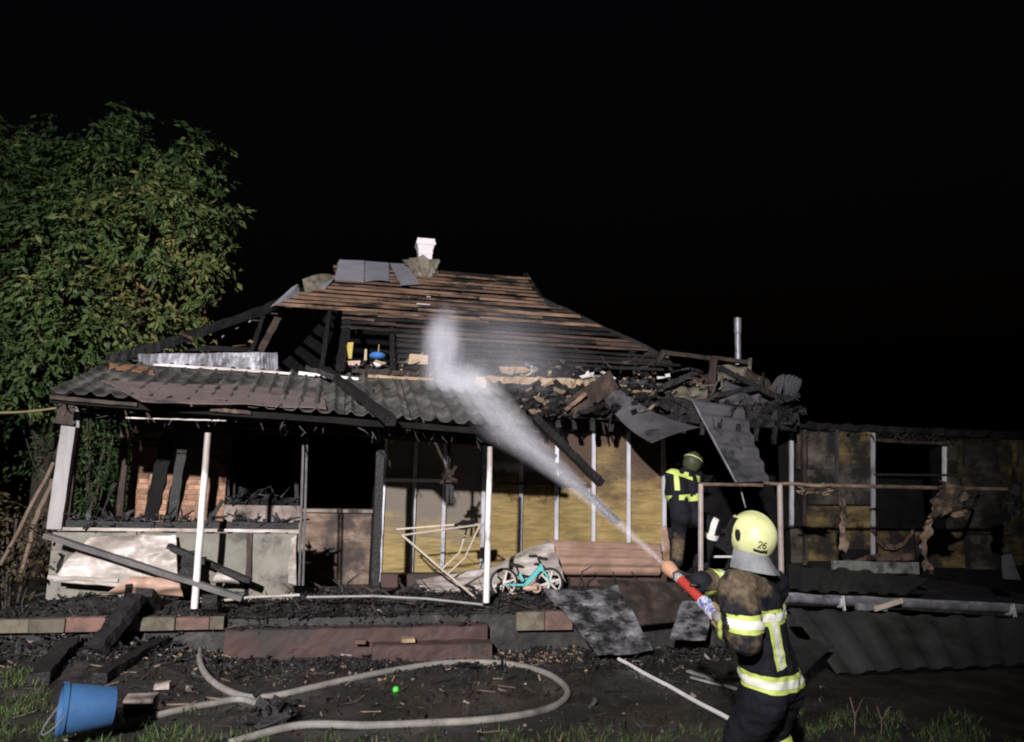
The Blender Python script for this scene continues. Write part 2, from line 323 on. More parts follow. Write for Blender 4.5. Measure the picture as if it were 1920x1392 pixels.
m_bush = leaf_mat('bush_leaf', [(0, (.016,.034,.012)), (.5, (.035,.065,.02)), (1, (.07,.09,.035))])
m_grass = leaf_mat('grass_blade', [(0, (.03,.055,.015)), (.6, (.06,.10,.03)), (1, (.16,.14,.07))])

def leafmesh(name, P, D, Nn, Ln, Wd, tint, mat, parent=None):
    # one bent, pointed leaf (two quads) for each row of the arrays
    n = len(P); Sd = np.cross(D, Nn); Sd /= np.linalg.norm(Sd, axis=1)[:, None]+1e-9
    a = P; m1 = P+D*(Ln*.45)[:, None]; tip = P+D*Ln[:, None]-Nn*(Ln*.22)[:, None]
    l = m1+Sd*(Wd*.5)[:, None]-Nn*(Wd*.18)[:, None]; r = m1-Sd*(Wd*.5)[:, None]-Nn*(Wd*.18)[:, None]
    vs = np.stack([a, l, m1, r, tip], 1).reshape(-1, 3)
    org = np.array([vs[:, 0].mean(), vs[:, 1].mean(), vs[:, 2].min()])
    b = np.arange(n)*5
    tri = np.stack([np.stack([b, b+2, b+1], 1), np.stack([b+1, b+2, b+4], 1), np.stack([b, b+3, b+2], 1), np.stack([b+2, b+3, b+4], 1)], 1).reshape(-1, 3)
    me = bpy.data.meshes.new(name); me.vertices.add(len(vs)); me.vertices.foreach_set('co', (vs-org).ravel().astype(np.float32))
    nf = len(tri); me.loops.add(nf*3); me.loops.foreach_set('vertex_index', tri.ravel().astype(np.int32))
    me.polygons.add(nf); me.polygons.foreach_set('loop_start', (np.arange(nf)*3).astype(np.int32))
    at_ = me.attributes.new('tint', 'FLOAT', 'POINT'); at_.data.foreach_set('value', np.repeat(tint, 5).astype(np.float32))
    me.materials.append(mat); me.update(calc_edges=True); me.validate()
    return link(name, me, V(org), parent)
def unit(a): return a/(np.linalg.norm(a, axis=1)[:, None]+1e-9)

def wet(m, sc, lo_, hi):
    nt = m.node_tree; N = nt.nodes; Lk = nt.links; g = N.new('ShaderNodeNewGeometry'); t = N.new('ShaderNodeTexNoise'); t.inputs['Scale'].default_value = sc; t.inputs['Detail'].default_value = 5; Lk.new(g.outputs['Position'], t.inputs['Vector'])
    mr = N.new('ShaderNodeMapRange'); mr.inputs[1].default_value = .42; mr.inputs[2].default_value = .62; mr.inputs[3].default_value = lo_; mr.inputs[4].default_value = hi; Lk.new(t.outputs['Fac'], mr.inputs[0]); Lk.new(mr.outputs[0], N['Principled BSDF'].inputs['Roughness'])
wet(m_ground, 1.3, .12, .75); wet(m_rubble, 6, .25, .8)
# ================================================================== THE SETTING
def gz(x, y):
    h = toH(V((x, y, 0)))
    z = .05*nz((x*.9, y*.9, 3.3)) + .018*nz((x*4, y*4, 1.1))
    k = max(0, min(1, (h.y-5.9)/1.5)); kl = max(0, min(1, (-.6-h.x)/1.6))
    return z*(1 if abs(x) < 14 and y < 16 else .3) + .16*k*kl*(1 if h.y < 12 else 0) - .02
def ground():
    xs = sorted(set([round(-8+i*.12, 3) for i in range(134)]+[-300, -120, -60, -30, -20, -14, -11, -9.4, 9.2, 11, 14, 20, 30, 60, 120, 300]))
    ys = sorted(set([round(2.4+i*.1, 3) for i in range(70)]+[-60, -20, -6, -2, 0, 1.4, 10, 11, 13, 16, 20, 30, 60, 120, 300]))
    m = MB(); W = len(xs)
    m.v = [V((x, y, gz(x, y))) for y in ys for x in xs]
    m.f = [(j*W+i, j*W+i+1, (j+1)*W+i+1, (j+1)*W+i) for j in range(len(ys)-1) for i in range(W-1)]; m.m = [0]*len(m.f)
    o = m.build('ground', m_ground, smooth='all'); o['kind'] = 'structure'; o['label'] = 'wet burnt yard ground in front of the house'
ground()

# porch slab with edging blocks and steps
pf = MB(); pf.hbox(-3.25, 9.2, 8.02, 10.25, -.1, ZF)
porch = pf.build('porch_floor', m_porch); porch['kind'] = 'structure'; porch['label'] = 'ash covered porch slab along the house front'
zb0, zb1 = zz(180, 1184, 7.93), zz(180, 1159, 7.93)
def blocks(x0, x1, pattern, z0, z1):
    u = uu(x0, 1165, 7.93); ue = uu(x1, 1165, 7.93); k = 0
    while u < ue-.05:
        wd = random.choice((.31, .34, .28)); e = min(u+wd-.01, ue)
        m = MB(); m.hbox(u, e, 7.90+random.uniform(0, .02), 8.015, z0, z1+random.uniform(-.012, .008)); m.build('edging_block', (m_sandblock, m_redblock)[pattern[k % len(pattern)]], porch); u += wd; k += 1
blocks(-20, 420, (0, 0, 1, 0, 0, 1, 0), zb0, zb1)
blocks(968, 1075, (0, 1, 0), zz(1020, 1181, 7.93), zz(1020, 1147, 7.93))
us0, us1, us2 = uu(424, 1160, 7.87), uu(915, 1160, 7.87), uu(700, 1185, 7.7)
for ua, ub, va, vb, zt_ in ((us0, us1, 7.87, 8.01, .30), (us2, us1+.02, 7.70, 7.865, .16)):
    m = MB(); m.patch(H(ua, va, -.05), H(ub, va, -.05), H(ub, va, zt_-.02), H(ua, va, zt_-.02), 40, 6, lambda a, b, p: .014*nz(p, 6)-.012*b*b+.008*nz(p, 17), .02)
    m.patch(H(ua, va+.02, zt_-.012), H(ub, va+.02, zt_-.012), H(ub, vb, zt_), H(ua, vb, zt_), 40, 6, lambda a, b, p: .012*nz(p, 6)+.006*nz(p, 15), .03)
    m.hbox(ua, ub, va+.03, vb, -.05, zt_-.05); m.build('step', m_redconc, porch)
m = MB(); m.hbox(.45, 4.4, 9.98, 10.22, ZF, ZF+.16); m.build('plinth', m_redconc, porch)

# ================================================================== THE HOUSE
house = tag(empty('burned_house', H(.8, 10.3, 0)), 'long single storey house with its roof burned open and white chimney', 'house')
def part(name, mb, mat, parent=house, smooth=False): return mb.build(name, mat, parent, smooth)

# walls: openings left of the ochre boards
uB0, uB1 = uu(243, 900, V_WALL), uu(424, 900, V_WALL)
uW1 = uu(558, 900, V_WALL); uD0, uD1 = uu(572, 900, V_WALL), uu(700, 900, V_WALL)
uO0, uO1 = uu(712, 950, V_WALL), uu(1245, 950, V_WALL)
zs1, zs2, ZT = zz(490, 948, V_WALL), zz(630, 955, V_WALL), 2.85
wb = MB(); wb.hbox(uB0, uB1, V_WALL+.012, V_WALL+.3, ZF, ZT); brickwall = part('brick_wall', wb, m_mortar)
proto = None
bl, bh = .235, .066; z = ZF+.01; row = 0
while z < 2.62:
    u = uB0 - (bl/2 if row % 2 else 0)
    while u < uB1-.02:
        a, b = max(u, uB0), min(u+bl-.01, uB1)
        if b-a > .05:
            j = random.uniform(0, .007)
            if b-a > bl-.011 and proto is not None:
                org = H((a+b)/2, V_WALL-.002-j+.045, z); o = link('brick', proto, org, brickwall)
            else:
                m = MB(); m.hbox(a, b, V_WALL-.002-j, V_WALL+.09-j, z, z+bh-.011); o = part('brick', m, m_brick, brickwall)
                if b-a > bl-.011: proto = o.data
        u += bl
    z += bh; row += 1
m = MB(); m.hbox(uB1+.003, uW1+.08, V_WALL, V_WALL+.28, ZF, zs1); part('wall', m, m_plaster)
m = MB(); m.hbox(uB1+.003, uD1+.2, V_WALL+.01, V_WALL+.28, 2.42, ZT); part('lintel', m, m_soot)
m = MB(); m.hbox(uW1+.083, uD0-.0, V_WALL-.01, V_WALL+.28, ZF, 2.42); part('pier', m, m_soot)
m = MB(); m.hbox(uD0+.003, uD1, V_WALL-.02, V_WALL+.26, ZF, zs2-.045); part('wall', m, m_brown)
m = MB(); m.hbox(uD0, uD1+.01, V_WALL-.07, V_WALL+.2, zs2-.042, zs2); part('window_sill', m, m_plaster)
m = MB(); m.hbox(uD1+.004, uO0-.003, V_WALL-.03, V_WALL+.28, ZF, 2.42); part('pier', m, m_soot)
# stud clad wall
studs_px = [716, 775, 832, 905, 975, 1043, 1112, 1177, 1243]
us = [uu(p, 960, V_WALL) for p in studs_px]
m = MB(); m.hbox(uO0, uO1, V_WALL+.06, V_WALL+.3, ZF, ZT); stud_wall = part('stud_wall', m, m_soot)
for i in range(len(us)-1):
    zcut = [ZF, 2.74]
    for q in range(len(zcut)-1):
        m = MB(); dj = random.uniform(0, .02)
        m.patch(H(us[i]+.012, V_WALL+.03-dj, zcut[q]+.003), H(us[i+1]-.012, V_WALL+.03-dj, zcut[q]+.003), H(us[i+1]-.012, V_WALL+.03-dj, zcut[q+1]-.003), H(us[i]+.012, V_WALL+.03-dj, zcut[q+1]-.003), 10, 40,
                lambda a, b, p: .008*nz(p, 5)+.006*nz(p*1.0+V((0, 0, p.z*8)), 4), .03)
        part('insulation_board', m, m_ochregrey if i < 3 else m_ochre, stud_wall)
for i, u in enumerate(us):
    m = MB(); j = random.uniform(-.01, .01)
    m.beam(H(u, V_WALL-.02, ZF+.03), H(u+j, V_WALL-.02, 2.72), .052, .04, VX, 8, .05)
    part('stud', m, m_stud, stud_wall)
m = MB(); m.beam(at(718, 900, V_WALL-.055), at(828, 902, V_WALL-.055), .03, .045, ZX, 4, .05); part('cross_rail', m, m_white, stud_wall)
m = MB(); m.beam(at(716, 1086, V_WALL-.07), at(905, 1086, V_WALL-.07), .05, .08, ZX, 3, .05); part('base_trim', m, m_white, stud_wall)
m = MB(); m.beam(at(930, 906, V_WALL-.06), at(1105, 910, V_WALL-.06), .03, .03, ZX, 6, .2); part('cross_rail', m, m_charbrown, stud_wall)
# house body behind
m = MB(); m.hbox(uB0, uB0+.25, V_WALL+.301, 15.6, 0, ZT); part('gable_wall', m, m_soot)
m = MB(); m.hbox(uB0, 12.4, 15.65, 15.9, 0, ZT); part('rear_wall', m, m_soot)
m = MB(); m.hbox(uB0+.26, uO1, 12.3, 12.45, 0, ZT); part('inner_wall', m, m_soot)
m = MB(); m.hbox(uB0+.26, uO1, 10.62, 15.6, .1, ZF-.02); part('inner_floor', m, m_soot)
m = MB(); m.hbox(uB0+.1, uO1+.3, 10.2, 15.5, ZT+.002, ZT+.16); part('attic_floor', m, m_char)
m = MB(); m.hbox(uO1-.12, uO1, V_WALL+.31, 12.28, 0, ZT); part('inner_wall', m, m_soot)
# window remains: sill rubble, thin burnt frame
wf = MB(); wf.beam(at(440, 905, V_WALL+.1), at(438, 948, V_WALL+.1), .02, .02, VX, 2, .1)
wf.beam(at(428, 812, V_WALL+.1), at(426, 948, V_WALL+.1), .05, .05, VX, 6, .2)
wf.beam(at(556, 812, V_WALL+.1), at(556, 948, V_WALL+.1), .05, .05, VX, 6, .2)
wf.beam(at(426, 815, V_WALL+.1), at(556, 815, V_WALL+.1), .05, .05, ZX, 6, .2)
part('window_frame', wf, m_char)
m = MB()
for q in range(90):
    p = at(random.uniform(425, 556), 946, V_WALL+random.uniform(.02, .25)); p.z = zs1+.02+random.uniform(0, .05)+(.08*random.random() if p.x < at(450, 940, V_WALL).x else 0)
    m.chunk(p, random.uniform(.015, .04), .5)
o = part('sill_rubble', m, m_rubble); o['kind'] = 'stuff'

# veranda frame -----------------------------------------------------
def vbeam(name, p, q, v, wd, ht, mat, n=6, jag=.05, v2=None, taper=1., parent=house, **kw):
    m = MB(); m.beam(at(*p, v), at(*q, v if v2 is None else v2), wd, ht, VX, n, jag, taper, **kw); return part(name, m, mat, parent)
vbeam('corner_post', (104, 992), (135, 772), V_LOW, .14, .1, m_greypost, 8, .03)
vbeam('corner_post', (124, 990), (143, 795), V_LOW+.09, .075, .08, m_charbrown, 8, .12)
vbeam('post_head', (126, 797), (136, 755), V_LOW-.02, .2, .16, m_charbrown, 3, .2)
def roundpost(name, a, b, v, r, mat, r2=None):
    A, B = at(*a, v), at(*b, v); m = MB(); n = 10
    m.tube([A.lerp(B, i/n)+V((random.uniform(-.003,.003), 0, 0)) for i in range(n+1)], [r+((r2 or r)-r)*i/n for i in range(n+1)], 10)
    return part(name, m, mat, smooth=True)
zp = ag(365, 1143, ZF)
roundpost('porch_post', (364, 1141), (390, 812), V_POST, .036, m_post, .032)
roundpost('porch_post', (912, 1130), (919, 838), V_POST+.07, .036, m_post, .03)
for q in (0, 7): vbeam('window_post', (561+q, 1098), (569+q, 815), V_LOW, .022, .03, m_studdark, 6, .15)
vbeam('door_post', (704, 1098), (714, 825), V_LOW, .09, .08, m_char, 8, .1)
vbeam('window_post', (224, 968), (236, 800), V_WALL-.35, .09, .06, m_charbrown, 8, .2)
vbeam('window_post', (216, 962), (243, 805), V_WALL-.2, .06, .05, m_pale, 12, .25)
vbeam('inner_post', (838, 945), (842, 815), V_LOW+.1, .03, .03, m_char, 6, .25)
vbeam('window_rail', (108, 992), (560, 996), V_LOW-.01, .03, .026, m_pale, 14, .15)
vbeam('window_rail', (118, 984), (560, 987), V_LOW+.06, .08, .05, m_char, 12, .3)
# parapet boards under the rail
low = part('parapet', MB().hbox(uu(96, 1040, V_LOW)+.02, uu(556, 1040, V_LOW), V_LOW+.05, V_LOW+.1, ZF, zz(300, 1001, V_LOW)), m_soot)
for a, b in ((92, 250), (252, 462), (471, 554)):
    m = MB(); ua, ub = uu(a, 1040, V_LOW), uu(b, 1040, V_LOW)
    m.patch(H(ua, V_LOW+.04, ZF+.02), H(ub, V_LOW+.04, ZF+.02), H(ub, V_LOW+.04, zz(300, 1000, V_LOW)), H(ua, V_LOW+.04, zz(300, 1000, V_LOW)), 10, 6, lambda a, b, p: .012*nz(p, 3), .015)
    part('parapet_board', m, m_panel, low)
vbeam('parapet_stud', (466, 1092), (468, 1000), V_LOW+.02, .055, .03, m_charbrown, 4, .1)
# header beams and charred soffit
vbeam('header_beam', (110, 770), (1010, 836), V_LOW-.02, .1, .14, m_soot, 24, .2)
vbeam('header_beam', (96, 748), (1000, 822), V_POST-.02, .07, .07, m_soot, 30, .35)
vbeam('light_strip', (236, 784), (424, 789), V_POST-.1, .012, .012, m_pale, 14, .4)
vbeam('header_trim', (655, 815), (835, 826), V_LOW-.1, .02, .03, m_studdark, 6, .1)
for px_ in (145, 322, 525, 708, 850):
    vbeam('hanger', (px_, 745+(px_-100)*.075), (px_+2, 800+(px_-100)*.05), V_LOW-.1, .03, .03, m_greypost if px_ == 145 else m_studdark, 3, .15)
# leaning charred planks inside the veranda
vbeam('charred_plank', (323, 975), (345, 815), V_LOW+.35, .1, .04, m_char, 10, .12, v2=V_LOW+.5)
vbeam('charred_plank', (282, 975), (318, 810), V_LOW+1.0, .16, .05, m_soot, 10, .15, v2=V_LOW+.95)
vbeam('charred_plank', (388, 985), (418, 938), V_LOW+.9, .05, .03, m_char, 5, .15)

# veranda roof -------------------------------------------------------
E0, E1 = at(94, 741, 7.85), at(1012, 810, 7.85)
T0, T1 = at(205, 684, 9.95), at(945, 722, 9.95)
def vroof(s, t): return (E0.lerp(E1, s)).lerp(T0.lerp(T1, s), t)
def tilefn(wa, wb):
    def fn(a, b, p):
        s = wa+(wb-wa)*a; Lx = s*5.9; Ly = b*2.2
        wv = .5+.5*math.cos(2*math.pi*Lx/.215+.25*nz((s*9, b*2, 7))); wv = wv**3
        st = (1-(Ly/.35) % 1.0)
        return .042*wv+.030*st - .02*max(0, nz((s*7, b*3, 2)))
    return fn
vr = part('veranda_roof_frame', MB().beam(vroof(0, .03)-ZX*.06, vroof(1, .03)-ZX*.06, .06, .06, ZX, 20, .2).beam(vroof(0, .5)-ZX*.06, vroof(1, .5)-ZX*.06, .06, .06, ZX, 20, .2).beam(vroof(0, .97)-ZX*.06, vroof(1, .97)-ZX*.06, .06, .06, ZX, 20, .2), m_soot)
NS = 7
for i in range(NS):
    s0, s1 = i/NS, (i+1)/NS-.0015; lift = .006*(i % 2)
    m = MB(); b0 = 0 if i else .0
    m.patch(vroof(s0, b0)+ZX*lift, vroof(s1, b0)+ZX*lift, vroof(s1, 1)+ZX*lift, vroof(s0, 1)+ZX*lift, 44, 26, tilefn(s0, s1), .004)
    part('metal_tile_sheet', m, m_tile, vr, smooth=True)
for i in range(12):
    s = (i+.5)/12; m = MB(); m.beam(vroof(s, random.uniform(.03, .12))-ZX*.085, vroof(s, 1)-ZX*.1, .05, .06, ZX, 8, .3); part('rafter', m, m_char, vr)
# left side skirt of the veranda roof
B0 = T0+VX*3.2; BE = E0+VX*5.5
m = MB(); m.patch(BE, E0, T0, B0+ZX*.0, 20, 12, lambda a, b, p: .02*math.cos(a*60), .004); part('metal_tile_sheet', m, m_tile, vr, smooth=True)
for a, b in ((.0, .16), (.3, .38)):
    m = MB(); m.beam(E0.lerp(E1, a)-ZX*.02, E0.lerp(E1, b)-ZX*.03, .015, .035, ZX, 10, .3); part('eave_trim', m, m_charbrown, vr)
# exposed underlay boards, ridge trim
def onv(px, py, off=0):
    nrm = (E1-E0).cross(T0-E0).normalized(); return plane_hit(px, py, E0+nrm*off, nrm)
m = MB(); m.patch(onv(265, 752, .06), onv(612, 765, .06), onv(606, 732, .06), onv(190, 712, .06), 24, 4, lambda a, b, p: .02*nz(p, 4), .01)
m_band = M('bare_underlay', two((.12,.09,.085), (.2,.155,.145)), 3, (.5,1,1), bump=.2, soot=(2, .56, .74, (.05,.045,.045)))
part('underlay_board', m, m_band, vr)
m = MB(); m.patch(onv(205, 690, .05), onv(290, 702, .05), onv(285, 690, .05), onv(205, 680, .05), 8, 3, lambda a, b, p: .02*nz(p, 6), .006)
part('rust_strip', m, M('rust', two((.12,.06,.03), (.28,.14,.07)), 6, rough=.8), vr)
m = MB(); m.beam(at(288, 684, 9.8), at(548, 701, 9.75), .03, .03, ZX, 14, .3); part('white_trim', m, m_pale, vr)
m = MB(); m.beam(at(560, 700, 9.75), at(672, 712, 9.75), .03, .04, ZX, 6, .25); part('white_trim', m, m_white, vr)
m = MB(); m.beam(at(690, 706, 9.8), at(812, 712, 9.8), .03, .04, ZX, 6, .15); part('pale_trim', m, m_beige, vr)
m = MB(); m.patch(at(262, 692, 9.93), at(522, 697, 9.93), at(520, 661, 9.97), at(258, 664, 9.97), 90, 5, lambda a, b, p: .005*math.cos(a*2*math.pi*44)+.02*nz(p, 4)+.012*nz(p, 14), .003)
part('corrugated_flashing', m, M('smoke_mottled_zinc', [(.3, (.05,.05,.055)), (.5, (.17,.17,.19)), (.72, (.46,.46,.5))], 6, (3,1,.7), rough=.5, metal=.2, bump=.3, rand=0, soot=(3, .52, .68, (.05,.05,.05))), vr, smooth=True)

# main roof ---------------------------------------------------------
uRL, uRR = toH(ar(632, 489)).x, toH(ar(985, 517)).x
RIDGE_L, RIDGE_R = H(uRL, RV1, RZ1), H(uRR, RV1, RZ1)
roof = part('roof_frame', MB().beam(RIDGE_L-ZX*.08, RIDGE_R-ZX*.08, .06, .14, ZX, 8, .1), m_char)
left_px = [(632, 489), (622, 524), (500, 580), (207, 674)]
right_px = [(985, 517), (1012, 562), (1220, 662), (1330, 716)]
def edge_u(poly):
    pts = [toH(ar(*p)) for p in poly]
    def f(v):
        for a, b in zip(pts, pts[1:]):
            if b.y <= v <= a.y: t = (v-b.y)/(a.y-b.y+1e-9); return b.x+(a.x-b.x)*t
        return pts[0].x if v > pts[0].y else pts[-1].x
    return f
uL, uRt = edge_u(left_px), edge_u(right_px)
SL = math.hypot(RV1-RV0, RZ1-RZ0); nrow = 24
def rp(u, d, off=0):   # d metres below the ridge, along the slope
    return H(u, RV1, RZ1) - RS*d + RN*off
uh0, uh1 = toH(ar(478, 610)).x, toH(ar(640, 610)).x
for i in range(nrow):
    d = .05+i*SL/nrow; v = RV1-d*(RV1-RV0)/SL
    a, b = uL(v)+random.uniform(-.04,.04), uRt(v)+random.uniform(-.05,.05)
    t = i/nrow; wdt = .09*random.uniform(.7, 1.2)
    segs = []; x = a
    while x < b-.05:
        L = random.uniform(1.4, 3.2); segs.append((x, min(x+L, b))); x += L
    for (p, q) in segs:
        parts_ = [(p, q)]
        if t > .5:                                             # the burned-out bay on the left
            parts_ = [(max(p, uh1), q)] if q > uh1 else []
            if t > .82: parts_ = [(x0, x1) for x0, x1 in parts_ if random.random() < .6]
            if .70 < t < .97: parts_ = [(max(x0, toH(ar(745, 660)).x), x1) for x0, x1 in parts_ if x1 > toH(ar(745, 660)).x]
        for x0, x1 in parts_:
            if x1-x0 < .12: continue
            sag = random.uniform(-.012, .012)*(1+3*t); off = .03+random.uniform(-.006, .006)
            m = MB(); m.beam(rp(x0, d, off), rp(x1, d+sag, off+random.uniform(-.01, .01)*(1+2*t)), wdt*(1 if t < .55 else random.uniform(.7, 1.)), .016, RN, 8, .03 if t < .5 else .22)
            dark = t > .52 or (t > .4 and x0 > 2.0)
            part('lath', m, (m_lathdark if t > .74 or random.random() < .25 else m_lathmid) if dark else m_lath, roof)
for i in range(9):                                              # rafters
    u = uRL-1.9+i*.95
    top = RZ1; dtop = 0
    while dtop < SL and not (uL(RV1-dtop*(RV1-RV0)/SL)+.12 < u < uRt(RV1-dtop*(RV1-RV0)/SL)-.12): dtop += .05
    if dtop < SL-.6:
        m = MB(); m.beam(rp(u, dtop+.05, -.07), rp(u, SL-.05, -.07), .06, .12, RN, 10, .12); part('rafter', m, m_char, roof)
# hip rafters, rear and end slopes
def hip(px_a, px_b, name='hip_rafter', mat=m_char, wd=.09):
    m = MB(); m.beam(ar(*px_a, -.02), ar(*px_b, -.02), wd, .12, ZX, 12, .2); part(name, m, mat, roof)
hip((624, 520), (500, 580)); hip((500, 580), (300, 648)); hip((300, 648), (205, 676)); hip((985, 517), (1012, 562)); hip((1012, 562), (1235, 668))
def hipmesh(name, edge, lo_, hi, off, wd, skip=()):
    for i in range(14):
        if i in skip: continue
        t = (i+.5)/14; v = RV0+t*(RV1-RV0); z = RZ0+t*(RZ1-RZ0)-.07; u = edge(v)+off
        m = MB(); m.beam(H(u, v+.06, z), H(u, 27-v, z), wd, .02, ZX, 6, .15); part(name, m, m_char, roof)
hipmesh('lath', uL, 0, 1, .06, .13, (3, 4)); hipmesh('lath', uRt, 0, 1, -.08, .13)
m = MB()
for i in range(14):
    a0, a1 = i/14, (i+1)/14; va, vb = RV0+a0*3.5, RV0+a1*3.5; za, zb = RZ0+a0*(RZ1-RZ0)-.06, RZ0+a1*(RZ1-RZ0)-.06
    m.patch(H(uL(va)+.1, 27-va, za), H(uRt(va)-.1, 27-va, za), H(uRt(vb)-.1, 27-vb, zb), H(uL(vb)+.1, 27-vb, zb), 6, 1, None, .02)
part('rear_slope', m, m_char, roof)
# leaning strut, hole post, scraps along the hip
m = MB(); m.beam(at(489, 660, 10.6), at(521, 600, 11.2), .1, .1, VX, 6, .2); part('strut', m, m_charbrown, roof)
m = MB(); m.beam(ar(638, 690, -.02), ar(652, 603, -.02), .12, .1, RN, 6, .2); part('strut', m, m_char, roof)
for (px_, py_) in ((468, 604), (444, 616), (418, 632), (396, 643), (448, 650), (470, 641), (350, 632)):
    m = MB(); m.chunk(ar(px_, py_, .03), .024, .3); part('wood_scrap', m, m_lath if py_ > 640 or px_ == 350 else m_galv, roof)
m = MB(); m.patch(at(345, 657, 9.98), at(470, 657, 9.98), at(470, 652, 10.1), at(385, 648, 10.1), 6, 3, None, .01); part('charred_board', m, m_char, roof)
# ridge sheets
def rsheet(name, pts, mat, off, fn=None, n=8, parent=roof):
    P = [ar(*p, off) for p in pts]; m = MB(); m.patch(*P, n, n, fn, .004); return part(name, m, mat, parent, smooth=True)
rsheet('ridge_sheet', [(627, 525), (682, 529), (683, 489), (636, 487)], m_ridge, .05)
rsheet('ridge_sheet', [(684, 529), (730, 528), (729, 493), (684.5, 489.5)], m_ridge, .06, lambda a, b, p: .03*(1-b)*math.sin(3*a))
rsheet('ridge_sheet', [(752, 539), (787, 537), (763, 495), (730, 493.5)], m_ridge, .05, lambda a, b, p: .04*(1-b))
m = MB(); m.patch(ar(572, 549, .02), ar(602, 545, .02), ar(622, 521, .1), ar(567, 524, .16), 10, 8, lambda a, b, p: .12*math.sin(a*2.6)*b, .004); part('curled_sheet', m, m_sheetback, roof, smooth=True)
m = MB(); m.patch(ar(601, 546, .03), ar(606, 546, .03), ar(627, 522, .1), ar(608, 519, .16), 6, 6, None, .004); part('curled_sheet', m, m_galv, roof, smooth=True)
m = MB(); m.patch(ar(506, 577, .03), ar(562, 552, .02), ar(560, 534, .14), ar(548, 538, .14), 8, 6, lambda a, b, p: .05*b*math.sin(a*3), .004); part('curled_sheet', m, m_ridge, roof, smooth=True)
# whitewashed chimney and crumpled flashing round it
CHV = 13.62; cc = toH(at(797, 470, CHV)); zc0 = zz(797, 535, CHV); zc1 = zz(797, 452, CHV)
ch = MB(); hc = zc1-zc0
for w0, w1, za, zb in ((.125, .125, zc0-.5, zc0+hc*.66), (.135, .135, zc0+hc*.66, zc0+hc*.72), (.128, .16, zc0+hc*.72, zc0+hc*.86), (.18, .18, zc0+hc*.86, zc0+hc*.93), (.165, .165, zc0+hc*.93, zc1)):
    c = cc
    ch.box8([H(c.x-w0, c.y-w0, za), H(c.x+w0, c.y-w0, za), H(c.x+w0, c.y+w0, za), H(c.x-w0, c.y+w0, za), H(c.x-w1, c.y-w1, zb-.001), H(c.x+w1, c.y-w1, zb-.001), H(c.x+w1, c.y+w1, zb-.001), H(c.x-w1, c.y+w1, zb-.001)])
chim = part('chimney', ch, m_whitebrick)
m = MB(); m.tube([at(796+9*math.cos(t), 478+0*math.sin(t), CHV-.128)+ZX*.022*math.sin(t)*1 for t in [0]]+[], .001) if False else None
ro = MB(); pc = at(797.5, 476, CHV-.13); ro.tube([pc+UX*.028*math.cos(t)+ZX*.028*math.sin(t) for t in [k*math.pi/6 for k in range(12)]], .009, 6, closed=True); part('rosette', ro, m_whitebrick, chim, smooth=True)
fl = MB(); seg = 18
vs = []; 
for j in range(7):
    b = j/6
    for i in range(seg+1):
        a = math.pi*(1.02+.96*i/seg); r = .36-.27*b
        pt = at(796, 492+45*b, 13.35)+UX*(r*math.cos(a)*1.0)+VX*(r*.7*math.sin(a))+ZX*(.03*nz((i*.6, j*.7, 1)))
        vs.append(pt+UX*(.10*nz((i*.45, j*.5, 4)))+UX*(-.06+.10*b)+VX*.08*nz((i*.7, j*.6, 9))+ZX*.10*(1-b)*nz((i*.4, 3, 2)))
fl.add(vs, [(j*(seg+1)+i, j*(seg+1)+i+1, (j+1)*(seg+1)+i+1, (j+1)*(seg+1)+i) for j in range(6) for i in range(seg)])
part('crumpled_flashing', fl, m_sheetback, smooth=True)

# right part of the roof: beige ceiling layer, burnt layers, timber frame, flue
m = MB(); m.beam(at(890, 716, 10.02), at(1135, 722, 10.02), .22, .13, ZX, 30, .25); part('insulation_layer', m, m_beige)
m = MB(); m.beam(at(660, 698, 10.05), at(800, 704, 10.05), .2, .07, ZX, 20, .3); part('insulation_layer', m, m_charbrown)
m = MB()
for q in range(900):
    px_ = random.uniform(890, 1225); py_ = random.uniform(722, 775)+max(0, (px_-1100)*.05)
    if py_ > 735+ (px_-890)*.35 and px_ < 1000: continue
    p = at(px_, py_, 10.0-.01*(py_-722)+random.uniform(-.12, .12)); m.chunk(p, random.uniform(.018, .06), .35, random.choice((0, 0, 0, 1, 2)))
o = part('burnt_layers', m, [m_rubble, m_beige, m_char]); o['kind'] = 'stuff'
m = MB()
for q in range(500):
    px_ = random.uniform(640, 1330); py_ = random.uniform(665, 705)+(px_-640)*.012
    p = at(px_, py_, random.uniform(10.3, 11.2)); p.z = ZT+.17+random.random()**2*.35; m.chunk(p, random.uniform(.02, .07), .4, random.choice((0, 0, 0, 0, 1)))
o = part('attic_rubble', m, [m_rubble, m_beige]); o['kind'] = 'stuff'
m = MB()
m.beam(at(895, 735, 9.9), at(1490, 782, 9.9), .2, .24, ZX, 40, .3)
part('wall_plate', m, m_char)
m = MB(); m.beam(at(1000, 770, 9.55), at(1490, 800, 9.8), .12, .12, ZX, 30, .35); part('eave_beam', m, m_char)
for k in range(14):
    px_ = 1010+k*34; m = MB(); m.beam(at(px_, 772+(px_-1000)*.06, 9.6), at(px_+random.uniform(-3, 3), 795+(px_-1000)*.06+random.uniform(0, 16), 9.6), .06, .04, VX, 3, .35); part('charred_stub', m, m_char)
for a, b, v, wd in (((1333, 760), (1337, 672), 10.7, .11), ((1222, 716), (1228, 690), 10.7, .06), ((1228, 690), (1243, 661), 10.7, .06), ((1240, 661), (1330, 673), 10.7, .07), ((1335, 671), (1400, 680), 10.7, .06), ((1246, 705), (1250, 668), 11.1, .05)):
    vbeam('scorched_beam', a, b, v, wd, .07, m_charbrown, 5, .15)
m = MB(); m.patch(at(1252, 720, 10.8), at(1330, 724, 10.8), at(1332, 700, 11.), at(1300, 700, 11.), 8, 5, lambda a, b, p: .05*nz(p, 5), .01); part('scorched_board', m, m_charbrown)
